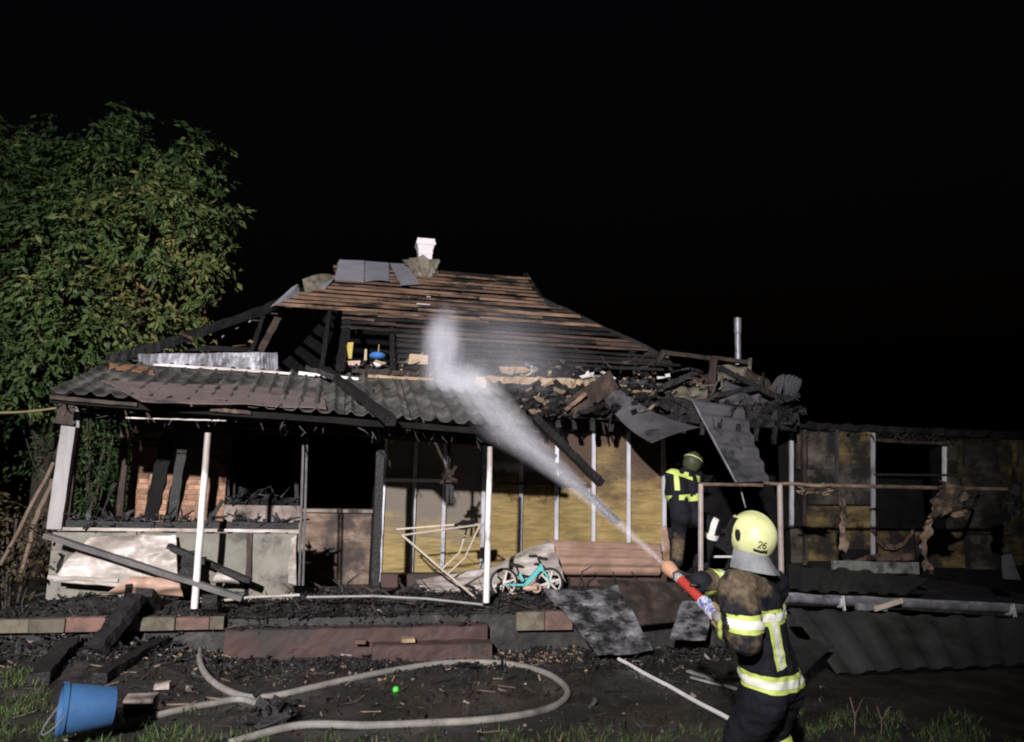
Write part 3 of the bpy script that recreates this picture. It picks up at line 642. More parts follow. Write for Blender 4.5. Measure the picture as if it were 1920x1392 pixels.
vbeam('scorched_board', (1232, 708), (1256, 704), 10.6, .05, .02, m_white, 3, .15)
rp_ = MB(); P0, P1 = at(1384, 700, 11.6), at(1383, 597, 11.6)
rp_.tube([P0, P0.lerp(P1, .72), P0.lerp(P1, .73), P1], [.052, .052, .062, .062], 14); part('flue_pipe', rp_, m_galv, smooth=True)
def crumple(name, pts, vs_, mat, amp, sc, n=14, th=.004, parent=house, seed=0):
    P = [at(*p, v) for p, v in zip(pts, vs_)]; m = MB(); m.patch(*P, n, n, lambda a, b, p: amp*nz(p+V((seed, 0, 0)), sc), th); return part(name, m, mat, parent, smooth=True)
crumple('crumpled_sheet', [(1348, 712), (1412, 708), (1405, 678), (1345, 680)], (10.7, 10.7, 10.9, 10.9), m_sheetback, .16, 5)
crumple('crumpled_sheet', [(1420, 758), (1462, 765), (1470, 702), (1458, 706)], (10.4, 10.4, 10.6, 10.6), m_sheetdark, .08, 3)
m = MB(); m.patch(at(1463, 768, 10.3), at(1480, 765, 10.4), at(1505, 712, 10.6), at(1472, 702, 10.6), 24, 8, lambda a, b, p: .03*math.cos(a*30)+.06*nz(p, 4), .004); part('crumpled_sheet', m, m_sheetdark, smooth=True)
for pts_, vs_, mt_, am, sc_, sd_ in ((((1150, 748), (1222, 756), (1228, 716), (1168, 706)), (9.8, 9.9, 10.3, 10.3), m_sheetdark, .12, 3, 3), (((1236, 752), (1326, 758), (1322, 722), (1256, 728)), (10., 10., 10.5, 10.5), m_sheetback, .16, 4, 7),
        (((1342, 762), (1432, 770), (1424, 716), (1360, 712)), (10.1, 10.1, 10.6, 10.6), m_sheetdark, .18, 3.5, 11), (((1396, 706), (1452, 742), (1440, 716), (1404, 684)), (10.6, 10.5, 10.7, 10.8), m_charbrown, .1, 4, 15)):
    crumple('crumpled_sheet', pts_, vs_, mt_, am, sc_, 18, seed=sd_)
for a_, b_ in (((1205, 742), (1300, 700)), ((1290, 750), (1420, 728)), ((1350, 690), (1470, 752)), ((1180, 720), (1260, 745)), ((1405, 770), (1498, 742))):
    vbeam('charred_beam', a_, b_, 10.2, .08, .06, m_char, 8, .25)
m = MB()
for q in range(160):
    px_ = random.uniform(1350, 1510); m.chunk(at(px_, 764+(px_-1350)*.03+random.uniform(-4, 8), 9.85), random.uniform(.015, .045), .4, 0)
o = part('burnt_layers', m, [m_rubble]); o['kind'] = 'stuff'

# annex to the right -------------------------------------------------
aw = MB(); uA0, uA1 = uu(1478, 900, V_WALL), uu(1990, 900, V_WALL)
uw0, uw1 = uu(1642, 900, V_WALL), uu(1768, 900, V_WALL); zw0, zw1 = zz(1700, 992, V_WALL), zz(1700, 828, V_WALL)
zt = zz(1600, 806, V_WALL)
aw.hbox(uA0, uw0, V_WALL, V_WALL+.25, 0, zt); annex = part('annex_wall', aw, m_soot)
part('annex_wall', MB().hbox(uw1, 12.3, V_WALL, V_WALL+.25, 0, zt-.02), m_soot)
part('annex_wall', MB().hbox(uw0+.002, uw1-.002, V_WALL, V_WALL+.25, 0, zw0), m_soot)
part('annex_wall', MB().hbox(uw0+.002, uw1-.002, V_WALL, V_WALL+.25, zw1, zt-.01), m_soot)
part('annex_wall', MB().hbox(12.31, 12.5, V_WALL, 15.6, 0, zt-.02), m_soot)
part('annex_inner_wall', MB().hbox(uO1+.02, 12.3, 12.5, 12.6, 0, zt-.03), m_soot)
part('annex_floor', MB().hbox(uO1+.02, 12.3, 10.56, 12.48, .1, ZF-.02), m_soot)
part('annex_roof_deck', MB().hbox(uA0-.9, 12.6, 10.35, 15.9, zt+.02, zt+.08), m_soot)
part('annex_wall_plate', MB().beam(H(uA0-.6, 10.3, zt+.03), H(12.5, 10.3, zt), .12, .1, ZX, 60, .5), m_soot)
boards = [((1516, 880), (1567, 812), 'a'), ((1571, 868), (1634, 810), 'o'), ((1571, 945), (1634, 870), 'a'), ((1516, 945), (1567, 882), 'a'), ((1516, 1052), (1574, 950), 'o'), ((1578, 1030), (1638, 950), 'o'),
          ((1484, 1056), (1512, 990), 'a'), ((1810, 1000), (1884, 826), 'a'), ((1888, 1060), (1918, 826), 'o'), ((1776, 885), (1806, 828), 'a'), ((1720, 1065), (1806, 998), 'o'), ((1810, 1068), (1884, 1004), 'a'), ((1648, 1046), (1712, 996), 'o'), ((1922, 1060), (1980, 830), 'a'), ((1776, 996), (1806, 888), 'a')]
for (x0, y0), (x1, y1), kd in boards:
    m = MB(); A, B = at(x0, y0, V_WALL-.01), at(x1, y1, V_WALL-.01); ha, hb = toH(A), toH(B)
    m.patch(H(ha.x, V_WALL-.015, ha.z), H(hb.x, V_WALL-.015, ha.z), H(hb.x, V_WALL-.015, hb.z), H(ha.x, V_WALL-.015, hb.z), 6, 8, lambda a, b, p: .01*nz(p, 4), .012)
    part('wall_board', m, m_annex if kd == 'a' else m_annexo, annex)
for px_, y0, y1, mt in ((1484, 812, 990, m_stud), (1497, 812, 880, m_charbrown), (1508, 806, 1060, m_charbrown), (1569, 806, 920, m_studdark), (1637, 812, 1045, m_stud), (1800, 826, 900, m_annexo), (1771, 838, 905, m_white), (1902, 826, 905, m_annexo), (1746, 985, 1078, m_charbrown), (1736, 990, 1070, m_char)):
    vbeam('stud', (px_, y1), (px_, y0), V_WALL-.05, .05, .04, mt, 8, .15, parent=annex)
vbeam('window_header', (1640, 826), (1772, 832), V_WALL-.04, .05, .05, m_charbrown, 6, .3, parent=annex)
# doorway jamb behind the climbing firefighter
vbeam('door_jamb', (1246, 1078), (1246, 862), V_WALL-.02, .03, .06, m_stud, 6, .08)
m = MB(); m.hbox(uO1+.05, uA0-.02, 10.6, 10.7, ZF, 1.15); part('threshold_wall', m, m_char)

# melted siding still hanging on the house
def drape(name, pts, v, mat, lines=0, amp=.03, wr=.03, n=(60, 24), parent=house, vd=(0, 0, 0, 0), dirv=None, lab=None, cat='siding', bulge=.06):
    P = [at(*p, v+d) for p, d in zip(pts, vd)]; m = MB()
    def fn(a, b, p):
        k = bulge*math.sin(math.pi*b)
        if lines: k += amp*abs(math.sin(math.pi*b*lines))
        q = toH(p); return k+wr*nz(p, 3.5)+wr*.5*nz(p, 9)+wr*.55*(1-abs(nz((q.x*2.2+q.z*3, q.z*7-q.x*2.5, 1.3)))*2)
    m.patch(*P, *n, fn, .004); o = m.build(name, mat, parent, 'all'); 
    if lab: tag(o, lab, cat)
    return o
drape('melted_siding', [(1042, 1078), (1236, 1080), (1238, 1020), (1030, 1012)], 9.85, m_siding, 4, .028, .018, parent=None, lab='sagging brown vinyl siding with long ridges below the ochre boards')
drape('melted_siding', [(1238, 1064), (1254, 1064), (1250, 985), (1240, 990)], 9.9, m_siding, 0, 0, .04, (8, 16), parent=None, lab='thin melted strip of siding hanging at the doorway edge')
def slump(name, px_list, mat, lab, v0=9.5, seed=0):
    # wavy fallen siding: a strip between an upper and a lower outline
    m = MB(); up_, lo_ = px_list; n = len(up_)-1; K = 14; nv = 12; g = []
    for i in range(n*K+1):
        t = i/K; k = min(int(t), n-1); f = t-k
        a = (up_[k][0]*(1-f)+up_[k+1][0]*f, up_[k][1]*(1-f)+up_[k+1][1]*f); b = (lo_[k][0]*(1-f)+lo_[k+1][0]*f, lo_[k][1]*(1-f)+lo_[k+1][1]*f)
        A = at(*a, v0+.35); B = at(*b, v0-.25); 
        g.append([A.lerp(B, j/nv)+(ZX*.4-VX)*(.05*abs(math.sin(math.pi*j/nv*3.5))+.05*nz((i*.11+seed, j*.4, 2))) for j in range(nv+1)])
    W = nv+1; N = len(g); vs = [p for c in g for p in c]
    m.add(vs+[p-ZX*.004 for p in vs], [(i*W+j, (i+1)*W+j, (i+1)*W+j+1, i*W+j+1) for i in range(N-1) for j in range(nv)]+[(N*W+i*W+j, N*W+i*W+j+1, N*W+(i+1)*W+j+1, N*W+(i+1)*W+j) for i in range(N-1) for j in range(nv)])
    return tag(m.build(name, mat, None, 'all'), lab, 'siding')
slump('melted_siding', ([(778, 1088), (860, 1074), (935, 1058), (985, 1030), (1032, 1014)], [(790, 1112), (860, 1114), (930, 1116), (1000, 1112), (1060, 1092)]), m_pale, 'crumpled heap of pinkish vinyl siding slumped behind the small bicycle')
drape('melted_siding', [(100, 1092), (338, 1112), (330, 1004), (170, 1006)], V_LOW-.1, m_pale, 0, 0, .05, (90, 44), parent=None, vd=(-.12, -.15, .06, .06), lab='large pale sheet of melted siding draped over the left parapet')
drape('melted_siding', [(200, 1113), (345, 1118), (340, 1085), (250, 1080)], V_LOW-.4, m_siding, 0, 0, .05, (24, 10), parent=None, lab='brownish scrap of siding lying at the foot of the left parapet')
drape('melted_siding', [(398, 1092), (450, 1096), (444, 1076), (408, 1072)], V_LOW-.2, m_pale, 0, 0, .05, (16, 10), parent=None, lab='small pale scrap of siding right of the left white post')
drape('melted_siding', [(540, 1095), (556, 1098), (556, 1004), (546, 1010)], V_LOW-.02, m_pale, 0, 0, .04, (8, 20), parent=None, lab='torn strip of pale siding beside the thin double window post')
m = MB(); m.beam(at(90, 1082, V_LOW-.25), at(222, 1088, V_LOW-.25), .03, .035, ZX, 10, .15); tag(m.build('white_rail', m_pale), 'short white rail lying along the foot of the left parapet', 'rail')

# melted siding sagging under the annex window
m = MB(); C_ = smooth_pts_px = [(1634, 984), (1644, 1004), (1660, 1018), (1678, 1022), (1694, 1014), (1706, 1000), (1714, 986)]
for (x0, y0), (x1, y1) in zip(C_, C_[1:]): m.patch(at(x0, y0+11, V_WALL-.12), at(x1, y1+11, V_WALL-.12), at(x1, y1, V_WALL-.08), at(x0, y0, V_WALL-.08), 5, 5, lambda a_, b_, p: .05*nz(p, 7), .004)
m.patch(at(1596, 1052, V_WALL-.16), at(1716, 1050, V_WALL-.16), at(1718, 1038, V_WALL-.1), at(1630, 1040, V_WALL-.1), 24, 6, lambda a_, b_, p: .06*nz(p, 6), .004)
m_sidedark = M('scorched_siding', two((.10,.06,.045), (.25,.16,.125)), 4, rough=.55, bump=.2, soot=(4, .48, .62, (.03,.025,.02)))
tag(m.build('melted_siding', m_sidedark, None, 'all'), 'melted brown siding sagging in a curve under the annex window', 'siding')
def rag(pts, v, mat, lab, amp=.12, n=14):
    px0_ = pts[0][0]*.37; P = [at(*p, v) for p in pts]; m = MB(); wd_ = (P[1]-P[0]).length
    m.patch(*P, n, n*2, lambda a, b, p: VX*(-amp*nz(p, 4.5)-amp*.6*nz(p, 11))+UX*(wd_*.8*(a-.5)*nz((b*6+px0_, a*2, 3))+.04*nz((b*9+px0_, a, 8)))+ZX*(.12*(b-.5)*nz((a*7+px0_, b, 5))), .003); return tag(m.build('scorched_cloth', mat, None, 'all'), lab, 'cloth')

# ================================================================== PIPE FRAME IN FRONT OF THE ANNEX
fr = tag(empty('pipe_frame', at(1465, 1092, V_POST)), 'pipe frame of two slim posts and a long rail before the annex', 'frame')
PV = V_POST+.05
def ptube(name, pts, r, mat, parent, seg=8, v=None, jit=0):
    m = MB(); P = [at(*p[:2], p[2] if len(p) > 2 else v) for p in pts]
    if len(P) == 2: P = [P[0].lerp(P[1], i/6)+V((random.uniform(-jit, jit),)*3) for i in range(7)]
    m.tube(P, r, seg); return m.build(name, mat, parent, True)
m_rustpost = M('flaking_post_paint', [(.3, (.30,.24,.21)), (.6, (.48,.40,.36)), (.8, (.25,.15,.10))], 12, rough=.7, bump=.3)
m_rustbar = M('rusty_rail', [(.3, (.07,.05,.035)), (.5, (.22,.15,.11)), (.75, (.42,.32,.25))], 7, (.6,1,1), rough=.8, bump=.4)
ptube('post', [(1314, 1120), (1314, 908)], .030, m_rustpost, fr, v=PV)
ptube('post', [(1466, 1125), (1462, 908)], .032, m_rustpost, fr, v=PV)
ptube('rail', [(1312, 908), (1430, 910)], .020, m_rustbar, fr, v=PV, jit=.004)
ptube('rail', [(1432, 906), (1560, 911)], .020, m_rustbar, fr, v=PV, jit=.012)
ptube('rail', [(1560, 911), (1895, 918)], .024, m_rustbar, fr, v=PV, jit=.004)
rag([(1738, 972), (1800, 970), (1830, 930), (1765, 898)], PV-.05, m_rag, 'large scorched cloth hanging over the long rail by the annex window', .16)
rag([(1728, 1068), (1742, 1068), (1748, 965), (1736, 975)], PV-.02, m_rag, 'narrow burnt strip of cloth dangling down below the hung cloth', .08)
rag([(1572, 1030), (1590, 1035), (1584, 918), (1576, 920)], PV, m_rag, 'thin shredded strip of cloth dangling from the rail left of annex window', .05)
rag([(1893, 962), (1912, 968), (1916, 905), (1892, 905)], PV-.05, m_char, 'blackened rag on the rail at the right edge of the photo', .06)
rag([(1502, 925), (1560, 930), (1560, 908), (1500, 906)], PV, m_rag, 'frayed charred cloth wound round the rail beside the right frame post', .1)
bf = tag(empty('burnt_window_sash', at(1810, 950, PV+.3)), 'empty black window sash leaning behind the hanging cloth', 'window sash')
for a, b in (((1640, 890), (1848, 892)), ((1848, 892), (1826, 950)), ((1828, 948), (1770, 972)), ((1770, 972), (1745, 968))):
    m = MB(); m.beam(at(*a, PV+.35), at(*b, PV+.35), .03, .03, VX, 6, .15); m.build('sash_bar', m_char, bf)

# ================================================================== LOOSE ROOF SHEETS
def sheet(name, pts, vs_, mat, lab, fn=None, n=(20, 20), th=.004):
    P = [at(*p, v) for p, v in zip(pts, vs_)]; m = MB(); m.patch(*P, *n, fn, th); return tag(m.build(name, mat, None, True), lab, 'metal sheet')
sheet('hanging_sheet', [(1222, 831), (1313, 802), (1163, 732), (1128, 742)], (8.75, 8.9, 9.6, 9.6), m_sheetdark, 'smooth grey metal sheet bent down from the eave left of the doorway', lambda a, b, p: -.10*math.sin(math.pi*b)+.03*math.sin(a*3), (16, 20))
sheet('hanging_sheet', [(1382, 905), (1442, 902), (1392, 765), (1296, 748)], (9.3, 9.35, 9.7, 9.7), m_sheetdark, 'ribbed dark metal sheet hanging steeply beside the second firefighter', lambda a, b, p: .022*math.sin(b*2*math.pi*5.5)+.015*nz(p, 5), (8, 88))
m = MB(); m.beam(at(1380, 905, 9.28), at(1296, 748, 9.66), .014, .03, VX, 6, .05); tag(m.build('metal_edge_strip', m_galv), 'bright metal edge strip along the ribbed hanging sheet', 'strip')
sheet('fallen_sheet', [(1120, 1232), (1222, 1222), (1160, 1092), (1018, 1096)], (7.35, 7.45, 8.0, 7.98), M('charred_sheet', [(.42, (.018,.018,.018)), (.5, (.10,.10,.105)), (.56, (.17,.17,.175)), (.66, (.30,.30,.31))], 5.5, (.7,1,1.3), rough=.5, metal=.2, bump=.8, bscale=14, rand=0, detail=12, soot=(9, .54, .62, (.03,.03,.03), (.6,1,1.6))), 'big blistered grey sheet leaning from the porch edge to the ground', lambda a, b, p: .05*nz(p, 3)+.025*nz(p, 8)-.03*(abs(b-.74) < .03)+.14*(a-.5)**2-.10*b*b, (34, 40), .006)
sheet('fallen_sheet', [(1256, 1198), (1322, 1202), (1340, 1130), (1278, 1128)], (7.5, 7.5, 7.8, 7.8), bpy.data.materials['charred_sheet'], 'smaller blistered grey sheet standing behind the hose nozzle', lambda a, b, p: .04*nz(p, 5), (14, 14), .008)
sheet('fallen_board', [(1196, 1172), (1300, 1160), (1300, 1094), (1120, 1086)], (7.7, 7.75, 8.2, 8.2), m_charbrown, 'dark brown board slid off the porch behind the blistered sheets', lambda a, b, p: .03*nz(p, 3), (16, 12), .02)
trap = lambda n: (lambda a, b, p: .03*max(0, min(1, 2.2*math.sin(a*2*math.pi*n)+.4)) + .04*nz(p, 1.3))
def fsheet(pts, mat, lab, n, nn=(90, 8)):
    m = MB(); m.patch(*pts, *nn, trap(n), .004); return tag(m.build('fallen_roof_sheet', mat, None, True), lab, 'roof sheet')
m_oldroof = M('weathered_grey_roof_sheet', two((.022,.024,.023), (.055,.058,.055)), 1.6, rough=.55, metal=.15, bump=.15, soot=(1.2, .5, .68, (.018,.018,.016)), rand=.1)
fsheet([ag(1570, 1262, .06), ag(1990, 1246, .06), ac(2010, 1168, 8.3), ac(1478, 1142, 8.0)], m_oldroof, 'long ribbed grey roof sheet lying collapsed on the ground under the gutter', 9)
fsheet([ac(1480, 1108, 8.6), ac(1700, 1116, 8.75), ac(1745, 1085, 9.3), ac(1478, 1062, 9.2)], m_oldroof, 'dark ribbed roof sheet collapsed behind the fallen gutter', 6, (60, 8))
fsheet([ac(1420, 1250, 6.6), ac(1510, 1262, 6.5), ac(1565, 1210, 7.2), ac(1470, 1190, 7.3)], m_oldroof, 'torn corner of roof sheet between the near firefighter and the gutter', 2, (24, 8))
gut = tag(empty('fallen_gutter', ac(1700, 1130, 8.5)), 'pale half round gutter fallen across the collapsed roof at right', 'gutter')
A, B = ac(1474, 1116, 8.35), ac(1990, 1140, 8.75); m = MB(); vs = []; fs = []; n = 24; sg = 9
for i in range(n+1):
    c = A.lerp(B, i/n)+ZX*(.015*nz((i*.5, 0, 0)))
    for q in range(sg):
        t = math.pi*(q/(sg-1))*1.08-.1; vs.append(c+V((0, -1, 0))*(.085*math.cos(t))-ZX*(.085*math.sin(t)))
for i in range(n):
    for q in range(sg-1): fs.append((i*sg+q, (i+1)*sg+q, (i+1)*sg+q+1, i*sg+q+1))
m.add(vs, fs); m.build('trough', m_galv, gut, 'all')
for px_ in (1569, 1884):
    m = MB(); c = A.lerp(B, (px_-1474)/516.); m.tube([c+V((0, -.094*math.cos(t), -.094*math.sin(t)))-ZX*(.05 if t > 2.5 else 0) for t in [k*math.pi/8 for k in range(9)]], .02, 6)
    m.beam(c+V((0, -.1, .03)), c+V((0, -.13, -.12)), .045, .012, V((1, 0, 0)), 2, .05); m.build('bracket', m_white, gut)
m = MB(); m.beam(ac(1560, 1062, 9.4), ac(1722, 1066, 9.5), .04, .14, ZX, 10, .12); tag(m.build('fallen_board', M('greenish_grey_board', two((.10,.11,.10), (.22,.23,.21)), 5, soot=(3, .5, .65, (.03,.03,.03)))), 'greenish grey board lying under the annex window', 'board')
m = MB(); m.beam(ac(1640, 1142, 8.1), ac(1692, 1126, 8.2), .02, .05, ZX, 3, .1); tag(m.build('white_batten', m_cream), 'short pale batten propped against the fallen gutter', 'batten')
m = MB(); m.beam(ac(1605, 1137, 8.15), ac(1662, 1140, 8.2), .04, .07, ZX, 4, .2); tag(m.build('scrap_block', m_galv), 'pale grey scrap lying under the fallen gutter', 'scrap')
m = MB(); m.patch(ac(1880, 1085, 9.3), ac(1915, 1088, 9.3), ac(1895, 1040, 9.5), ac(1878, 1042, 9.5), 5, 5, lambda a, b, p: .02*nz(p, 5), .006); tag(m.build('metal_offcut', m_sheetdark, None, True), 'triangular grey metal offcut leaning at the right annex wall', 'metal sheet')

# ================================================================== CHARRED BEAMS AND POLES
def cbeam(A, B, wd, ht, lab, mat=None, n=12, jag=.15, name='charred_beam', cat='beam'):
    m = MB(); m.beam(A, B, wd, ht, ZX, n, jag); return tag(m.build(name, mat or m_char), lab, cat)
def gp(px, py, h=.05):
    z = 0
    for _ in range(5): p = ag(px, py, z); z = gz(p.x, p.y)
    return V((p.x, p.y, z+h))
cbeam(at(86, 1004, 8.36), at(455, 1122, 8.06), .09, .05, 'long grey plank sloping down across the left parapet', M('smoked_grey_plank', two((.05,.048,.046), (.14,.135,.13)), 5, (.5,1,1), bump=.4), name='sloping_plank', cat='plank')
cbeam(at(316, 1024, 8.5), at(470, 1090, 8.35), .09, .05, 'short blackened plank leaning right of the left white post', m_char, name='charred_plank', cat='plank')
cbeam(at(352, 1100, 8.3), at(358, 1035, 8.5), .16, .05, 'black board upright against the parapet behind the white post', m_char, name='charred_board', cat='board')
cbeam(at(108, 1075, 8.5), at(118, 1040, 8.52), .05, .03, 'small forked black scrap hanging on the pale siding', m_char, n=5, jag=.4, name='charred_scrap', cat='scrap')
cbeam(gp(178, 1230, .04), at(258, 1118, 7.86), .17, .10, 'thick charred beam leaning up against the porch edge', jag=.2)
cbeam(gp(318, 1195), at(270, 1112, 7.84), .16, .09, 'shorter charred beam leaning beside the thick one at the porch', jag=.2)
cbeam(gp(222, 1200, .06), at(244, 1098, 7.85), .06, .05, 'thin forked charred stick standing above the leaning beams', jag=.35, n=8)
cbeam(gp(185, 1285, .05), gp(330, 1205, .1), .12, .09, 'charred beam lying on the ground behind the blue bucket', jag=.2)
cbeam(gp(70, 1292, .05), gp(130, 1222, .08), .15, .1, 'stubby charred beam lying at the far left of the yard', jag=.2)
cbeam(gp(420, 1212, .1), at(392, 1126, 7.85), .15, .10, 'burnt beam resting on the porch edge right of the left post', jag=.25)
cbeam(at(1000, 782, 8.3), at(1127, 907, 8.55), .1, .08, 'dark beam hanging from the burned eave behind the water jet', jag=.15)
cbeam(vroof(.52, .95)+ZX*.1, onv(735, 790, .1), .1, .08, 'charred rafter fallen across the veranda tiles', jag=.2)
cbeam(at(575, 690, 9.4), at(700, 735, 9.1), .07, .06, 'thin burnt batten lying high on the veranda roof', jag=.25)
cbeam(at(895, 735, 9.6), at(1010, 800, 8.9), .12, .08, 'black beam along the torn right edge of the veranda roof', jag=.2)
cbeam(at(1068, 768, 9.4), at(1150, 712, 9.6), .05, .28, 'dark board tilted up at the middle of the burned eave', m_charbrown, jag=.08, n=6)
cbeam(at(1060, 770, 9.35), at(1098, 738, 9.35), .03, .05, 'pale scorched batten on the tilted eave board', m_lath, n=3, jag=.1, name='scorched_batten', cat='batten')
m = MB(); P0, P1 = gp(1160, 1242, .03), gp(1392, 1370, .03); m.tube([P0.lerp(P1, i/8)+ZX*.004*math.sin(i*2) for i in range(9)], .018, 8); tag(m.build('white_pole', m_white, None, True), 'long thin white pole lying on the ground by the near firefighter', 'pole')
for (a, b), lab in zip((((1290, 1262), (1345, 1282)), ((1296, 1274), (1380, 1296))), ('short pale splinter beside the white pole, the upper one', 'long pale splinter beside the white pole, the lower one')):
    m = MB(); m.beam(gp(*a, .02), gp(*b, .02), .04, .015, ZX, 4, .3); tag(m.build('wood_splinter', m_greypost), lab, 'splinter')
m = MB(); m.tube([at(*p, 8.08) for p in ((420, 1126), (470, 1120), (520, 1118), (562, 1116))], .014, 8); tag(m.build('white_trim_strip', m_pale, None, True), 'bright white trim strip lying on the porch edge left of the steps', 'strip')
m = MB(); m.tube([at(*p, 8.06) for p in ((575, 1120), (700, 1118), (800, 1123), (905, 1134))], .012, 8); tag(m.build('thin_rod', m_greypost, None, True), 'thin grey rod lying along the top of the steps', 'rod')
for a, b, lab, r_ in (((102, 868), (2, 1060), 'taller thin pole leaning on the grey corner post', .02), ((100, 900), (62, 985), 'shorter pole leaning behind the taller thin pole', .025), ((64, 985), (40, 1075), 'lower stick standing in the left bushes', .02)):
    m = MB(); A, B = at(*a, 8.75), at(*b, 8.5); m.tube([A.lerp(B, i/6)+UX*random.uniform(-.01, .01) for i in range(7)], r_, 7); tag(m.build('leaning_pole', m_wood, None, True), lab, 'pole')
m = MB(); A, B = at(110, 765, V_LOW), at(-60, 772, V_LOW-.6); m.tube([A.lerp(B, i/8)-ZX*.03*math.sin(math.pi*i/8) for i in range(9)], .012, 6); tag(m.build('yellow_cable', m_rope, None, True), 'yellowish cable running left from the veranda corner post', 'cable')
m = MB(); m.tube([at(*p, 9.8) for p in ((1388, 912), (1392, 930), (1398, 952))], .01, 6); tag(m.build('wire_end', m_galv, None, True), 'short pale wire dangling above the near helmet', 'wire')
m = MB(); m.beam(at(1330, 1044, 9.2), at(1400, 1044, 9.2), .03, .025, ZX, 3, .05); tag(m.build('white_lath', m_white), 'short white lath lying left of the near helmet', 'lath')
# burnt lamp with hanging wire
lm = tag(empty('burnt_lamp', at(842, 905, V_LOW+.05)), 'burnt lamp remains dangling from the veranda beam', 'lamp')
m = MB(); m.tube([at(*p, V_LOW+.05) for p in ((838, 822), (840, 850), (838, 884))], .012, 6); m.build('cord', m_char, lm)
m = MB()
for q in range(22): m.chunk(at(842+random.uniform(-9, 9), 893+random.uniform(-10, 10), V_LOW+.05+random.uniform(-.05, .05)), random.uniform(.015, .035), .5)
m.build('shade', m_charbrown, lm)
m = MB(); m.beam(at(846, 900, V_LOW+.05), at(848, 944, V_LOW+.05), .05, .03, VX, 4, .2); m.build('bracket', m_char, lm)

# ================================================================== THINGS IN THE ATTIC
ZA = ZT+.165
def abox(px0, px1, py0, py1, v, dep, mat, lab, name, cat, jag=0):
    m = MB(); a, b = toH(at(px0, py1, v)), toH(at(px1, py0, v)); z0 = min(a.z, b.z); m.hbox(a.x, b.x, v, v+dep, z0, max(a.z, b.z))
    if jag: m.v = [p+V((random.uniform(-jag, jag),)*3) for p in m.v]
    return tag(m.build(name, mat), lab, cat)
abox(651, 661, 643, 672, 10.45, .12, m_yellow, 'narrow yellow plastic crate standing in the burned attic', 'yellow_crate', 'crate', .02)
m = MB(); c = at(708, 668, 10.5); m.ell(c, [UX*.12, VX*.14, ZX*.06], 14, 8); tag(m.build('blue_basin', m_blue, None, True), 'blue plastic tub lying in the burned attic', 'tub')
m = MB(); c = at(707, 684, 10.3); m.ell(c, [UX*.075, VX*.07, ZX*.04], 12, 8); m.v = [p+V((0, 0, .02*nz(p, 9))) for p in m.v]; tag(m.build('white_bundle', m_white, None, True), 'small white bundle below the blue tub in the attic', 'bundle')
abox(766, 802, 667, 682, 10.2, .2, m_card, 'tan cardboard box on the attic edge left of the water mist', 'cardboard_box', 'box', .015)
abox(683, 688, 655, 676, 10.4, .04, m_card, 'thin pale upright batten left of the blue tub', 'attic_batten', 'batten', .005)
abox(651, 675, 677, 684, 10.35, .15, m_pink, 'pinkish scrap lying below the yellow attic crate', 'attic_scrap', 'scrap', .015)
m = MB(); c = at(905, 722, 9.72); m.lathe(c-UX*.05-VX*.1, (UX*.6+VX*.8), [(0, .09), (.14, .1), (.15, .095), (.26, .08)], 14); tag(m.build('cream_foam_roll', m_cream, None, True), 'cream coloured roll lying on the eave right of the water mist', 'roll')
for i, (px_, py_, r_, mt, lab) in enumerate(((960, 695, .05, m_card, 'tan crumpled lump in the middle of the attic rubble'), (985, 700, .045, m_cream, 'pale crumpled lump right of the tan one in the attic rubble'), (990, 714, .035, m_white, 'small white lump on the beige ceiling layer'), (1104, 703, .03, m_white, 'left knob of the white bar shape in the right attic'), (1140, 705, .028, m_white, 'right knob of the white bar shape in the right attic'), (1000, 690, .03, m_galv, 'little grey upright scrap in the attic rubble'))):
    m = MB(); 
    for q in range(3): m.chunk(at(px_+random.uniform(-4, 4), py_+random.uniform(-2, 2), 10.05), r_, .7)
    tag(m.build('attic_lump', mt), lab, 'scrap')
m = MB(); m.beam(at(1106, 705, 10.05), at(1138, 706, 10.05), .02, .02, ZX, 2, .1); tag(m.build('white_bar', m_galv), 'thin white bar joining two knobs in the right attic', 'bar')

def shreds(n, x0, x1, y0, y1, v0, v1, lmin, lmax, name, parent, mats, wd=(.006, .03), droop=.6, slope=0., zfix=None):
    m = MB()
    for q in range(n):
        px_ = random.uniform(x0, x1); p = at(px_, random.uniform(y0, y1)+slope*(px_-x0), random.uniform(v0, v1))
        if zfix is not None: p.z = zfix+random.random()**2*.06
        d = (UX*random.gauss(0, 1)+VX*random.gauss(0, .6)+ZX*(random.gauss(0, .45)-droop)).normalized(); L = random.uniform(lmin, lmax)
        w_ = random.uniform(*wd); q1 = p+d*L*.5+V((random.gauss(0, .04), random.gauss(0, .04), random.gauss(0, .04)))*L*3
        mi = random.choice(range(len(mats)))
        m.beam(p, q1, w_, w_*random.uniform(.2, .8), VX, 2, .4, .8, mi); m.beam(q1, p+d*L+V((random.gauss(0, .03), 0, random.gauss(0, .03))), w_*.8, w_*.4, VX, 2, .4, .5, mi)
    o = m.build(name, mats, parent); o['kind'] = 'stuff'
    if parent is None: pass
    return o
shreds(150, 110, 1000, 752, 766, 7.95, 8.3, .03, .16, 'burnt_shreds', house, [m_char, m_charbrown], (.005, .02), .9, .068)
shreds(70, 1000, 1500, 735, 790, 9.5, 10.1, .08, .35, 'burnt_shreds', house, [m_char, m_char, m_charbrown, m_rubble], (.008, .045), .35, .01)
shreds(26, 1225, 1470, 690, 745, 10.2, 11.0, .1, .45, 'burnt_shreds', house, [m_char, m_charbrown, m_sheetback], (.01, .05), .3, .03)
shreds(50, 1485, 1910, 806, 812, 10.2, 10.28, .04, .22, 'burnt_shreds', house, [m_char, m_charbrown], (.006, .03), 1.2, .02)
